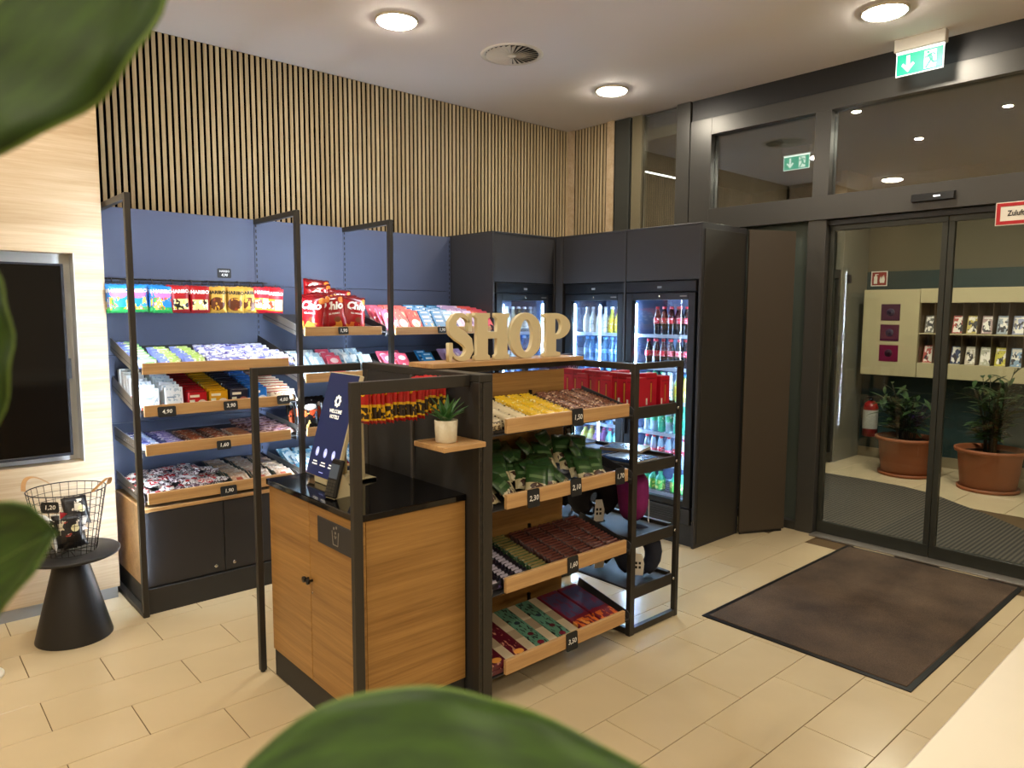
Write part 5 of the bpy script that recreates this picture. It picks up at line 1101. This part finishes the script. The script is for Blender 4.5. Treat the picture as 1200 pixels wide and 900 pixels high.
# planters
m_terra = plain('terracotta', '#8c4f2c', .6, 0, .1, 5); m_leafv = plain('planter_leaf', '#2c4420', .45, 0, .35, 8); m_stem = plain('plant_stem', '#3a3320', .7)
leafm = MB().add([(0, 0, 0), (.016, .05, .006), (-.016, .05, .006), (.02, .10, .004), (-.02, .10, .004), (.012, .15, -.008), (-.012, .15, -.008), (0, .19, -.022), (0, .05, .0), (0, .10, -.003), (0, .15, -.012)],
                 [(0, 1, 8), (0, 8, 2), (1, 3, 9, 8), (8, 9, 4, 2), (3, 5, 10, 9), (9, 10, 6, 4), (5, 7, 10), (10, 7, 6)], 0, True).mesh('leaf', m_leafv)
def planter(x, y, label, hmax, nst, seed):
    t = thing('planter', label, 'planter', (x, y, 0)); rnd = random.Random(seed)
    part('saucer', MB().lathe([(.25, 0), (.275, .004), (.28, .035), (.262, .035), (.25, .012)], 36), m_terra, t)
    part('pot', MB().lathe([(.235, .012), (.245, .02), (.285, .38), (.288, .385), (.315, .39), (.32, .405), (.318, .425), (.30, .43), (.285, .42), (.275, .36)], 40), m_terra, t)
    part('soil', MB().lathe([(.277, .375), (.003, .385)], 30), MC['soil'], t)
    for k in range(nst):
        a = rnd.uniform(0, 6.28); r0 = rnd.uniform(0, .12); hh = hmax * rnd.uniform(.45, .85) if k else hmax; sp_ = rnd.uniform(.05, .26)
        pts = [Vector((r0 * math.cos(a) + s * s * sp_ * math.cos(a), r0 * math.sin(a) + s * s * sp_ * math.sin(a), .38 + s * hh)) for s in (0, .25, .5, .75, 1)]
        st = part('stem', MB().tube(pts, [.008, .007, .006, .005, .003], 5), m_stem, t)
        for q in range(11):
            s = .25 + .75 * q / 10; i = min(3, int(s * 4)); p = pts[i].lerp(pts[i + 1], s * 4 - i); o = link('leaf', leafm, st, p, (rnd.uniform(-.1, .75), rnd.uniform(-.3, .3), q * 2.4 + rnd.uniform(-.4, .4))); sc_ = rnd.uniform(.8, 1.3); o.scale = (sc_, sc_, sc_)
planter(8.56, 2.96, 'round terracotta planter with leafy shrub beside the fire extinguisher', .62, 20, 3)
planter(8.45, 2.13, 'round terracotta planter with leafy shrub under the yellow brochures', .88, 20, 5)
# side glass door of the vestibule
sd = sgroup('door_3', 'dark framed glass door in the side of the vestibule')
for a, b in (((7.95, 8.0), (0, 2.3)), ((8.55, 8.6), (0, 2.3))): part('stile', MB().box(a[0], a[1], 3.80, 3.85, b[0], b[1]), m_frame, sd)
part('rail', MB().box(8.0, 8.55, 3.80, 3.85, 2.2, 2.3), m_frame, sd); part('rail', MB().box(8.0, 8.55, 3.80, 3.85, .02, .12), m_frame, sd); part('glass_pane', MB().box(8.0, 8.55, 3.82, 3.83, .12, 2.2), m_glass, sd)

# ------------------------------------------------------------------ reception desk and the plant beside the viewer
rd = thing('reception_desk', 'white reception desk top in the near right corner', 'desk', (0, 0, 0))
m_dw = plain('desk_white', '#ddd3bd', .35, 0, .02)
part('desk_top', MB().cbox(.95, 3.2, -1.0, .422, .96, 1.0, .004), m_dw, rd); part('desk_front', MB().box(1.0, 3.15, -.95, .38, 0, .96), m_lwall, rd)
ml, nt, b = new_mat('ficus_leaf')
uv = nd(nt, 'ShaderNodeUVMap'); sp_ = nd(nt, 'ShaderNodeSeparateXYZ'); nt.links.new(uv.outputs[0], sp_.inputs[0])
n1 = nd(nt, 'ShaderNodeTexNoise', inp={'Scale': 5., 'Detail': 3.}); nt.links.new(uv.outputs[0], n1.inputs['Vector'])
cr = nd(nt, 'ShaderNodeValToRGB'); cr.color_ramp.elements[0].color = c4(srgb('#1e330a')); cr.color_ramp.elements[1].color = c4(srgb('#365210')); cr.color_ramp.elements[0].position = .3; cr.color_ramp.elements[1].position = .7
nt.links.new(n1.outputs['Fac'], cr.inputs[0])
ab = nd(nt, 'ShaderNodeMath', operation='ABSOLUTE'); nt.links.new(sp_.outputs[1], ab.inputs[0])
lt = nd(nt, 'ShaderNodeMath', operation='LESS_THAN', inp={1: .012}); nt.links.new(ab.outputs[0], lt.inputs[0]); gt = nd(nt, 'ShaderNodeMath', operation='GREATER_THAN', inp={1: .97}); nt.links.new(ab.outputs[0], gt.inputs[0])
mxn = nd(nt, 'ShaderNodeMath', operation='MAXIMUM'); nt.links.new(lt.outputs[0], mxn.inputs[0]); nt.links.new(gt.outputs[0], mxn.inputs[1])
mx = nd(nt, 'ShaderNodeMix', data_type='RGBA'); mx.inputs[7].default_value = c4(srgb('#5d7430')); nt.links.new(mxn.outputs[0], mx.inputs[0]); nt.links.new(cr.outputs[0], mx.inputs[6])
nt.links.new(mx.outputs[2], b.inputs['Base Color']); b.inputs['Roughness'].default_value = .5; b.inputs['Specular IOR Level'].default_value = .25; b.inputs['Subsurface Weight'].default_value = .0
fp = thing('ficus_plant', 'large leaved green house plant close to the viewer', 'plant', (-.12, .36, 0))
fo = Vector((-.12, .36, 0))
part('pot', MB().lathe([(.13, 0), (.14, .01), (.18, .34), (.17, .345), (.16, .30)], 32), m_white, fp); part('soil', MB().lathe([(.165, .30), (.003, .31)], 24), MC['soil'], fp)
part('trunk', MB().tube([(0, 0, .30), (.015, .01, .9), (-.01, .0, 1.5), (.0, .01, 2.15)], [.016, .014, .012, .006], 10), m_stem, fp)
def leaf(base, tip, hw, up, cup, bend, ex_, warp=1.):
    """leaf blade from base to tip (world), half width hw, `up` hints at the face direction"""
    base, tip, up = Vector(base), Vector(tip), Vector(up); ax = (tip - base); L = ax.length; ax.normalize(); sd_ = ax.cross(up).normalized(); nn = sd_.cross(ax).normalized()
    n, w = 22, 10; mb = MB(); uvs = []
    for j in range(n + 1):
        s = j / n; prof = max(0., math.sin(PI * s ** warp)) ** ex_
        for i in range(w + 1):
            q = 2 * i / w - 1; off = hw * prof * q
            p = base + ax * (s * L) + sd_ * off + nn * (cup * hw * (q * q) * prof - bend * L * (s - .5) ** 2 * 4 + .004 * math.sin(s * 26 + abs(q) * 3) * (abs(q)) * .6)
            mb.v.append(tuple(p - fo)); uvs.append((s, q))
    for j in range(n):
        for i in range(w): mb.f.append((j * (w + 1) + i, j * (w + 1) + i + 1, (j + 1) * (w + 1) + i + 1, (j + 1) * (w + 1) + i)); mb.m.append(0); mb.sm.append(True)
    me = bpy.data.meshes.new('leaf'); me.from_pydata(mb.v, [], mb.f); me.materials.append(ml); ul = me.uv_layers.new(name='UVMap')
    for l in me.loops: ul.data[l.index].uv = uvs[l.vertex_index]
    me.polygons.foreach_set('use_smooth', [True] * len(me.polygons)); me.update()
    o = link('leaf', me, fp); so = o.modifiers.new('thickness', 'SOLIDIFY'); so.thickness = .0012
    q = Vector((0, 0, base.z - fo.z - .10)); part('petiole', MB().tube([q, (q + (base - fo)) / 2 + Vector((0, 0, .03)), base - fo], .003, 6), m_leafv, fp)
tocam = -_d
leaf((0.146, 0.473, 2.062), (-0.005, 0.555, 1.866), .094, tocam + Vector((0, 0, .15)), .10, .02, .75)
leaf((0.112, 0.352, 1.533), (0.302, 0.182, 1.532), .0635, tocam * .8 + Vector((0, 0, .6)), -.15, .02, .85, .72)
leaf((-0.040, 0.676, 1.531), (0.068, 0.488, 1.656), .047, tocam + Vector((0, 0, .5)), .2, .03, .40, 1.)
leaf((0.037, 0.596, 1.845), (0.039, 0.546, 1.689), .040, tocam + Vector((.1, 0, .2)), .2, .02, .6)

for o in list(bpy.data.objects):        # prototypes that were never placed
    if o.parent is None and o.type == 'MESH' and 'label' not in o and 'kind' not in o:
        for c in list(o.children): bpy.data.objects.remove(c)
        bpy.data.objects.remove(o)
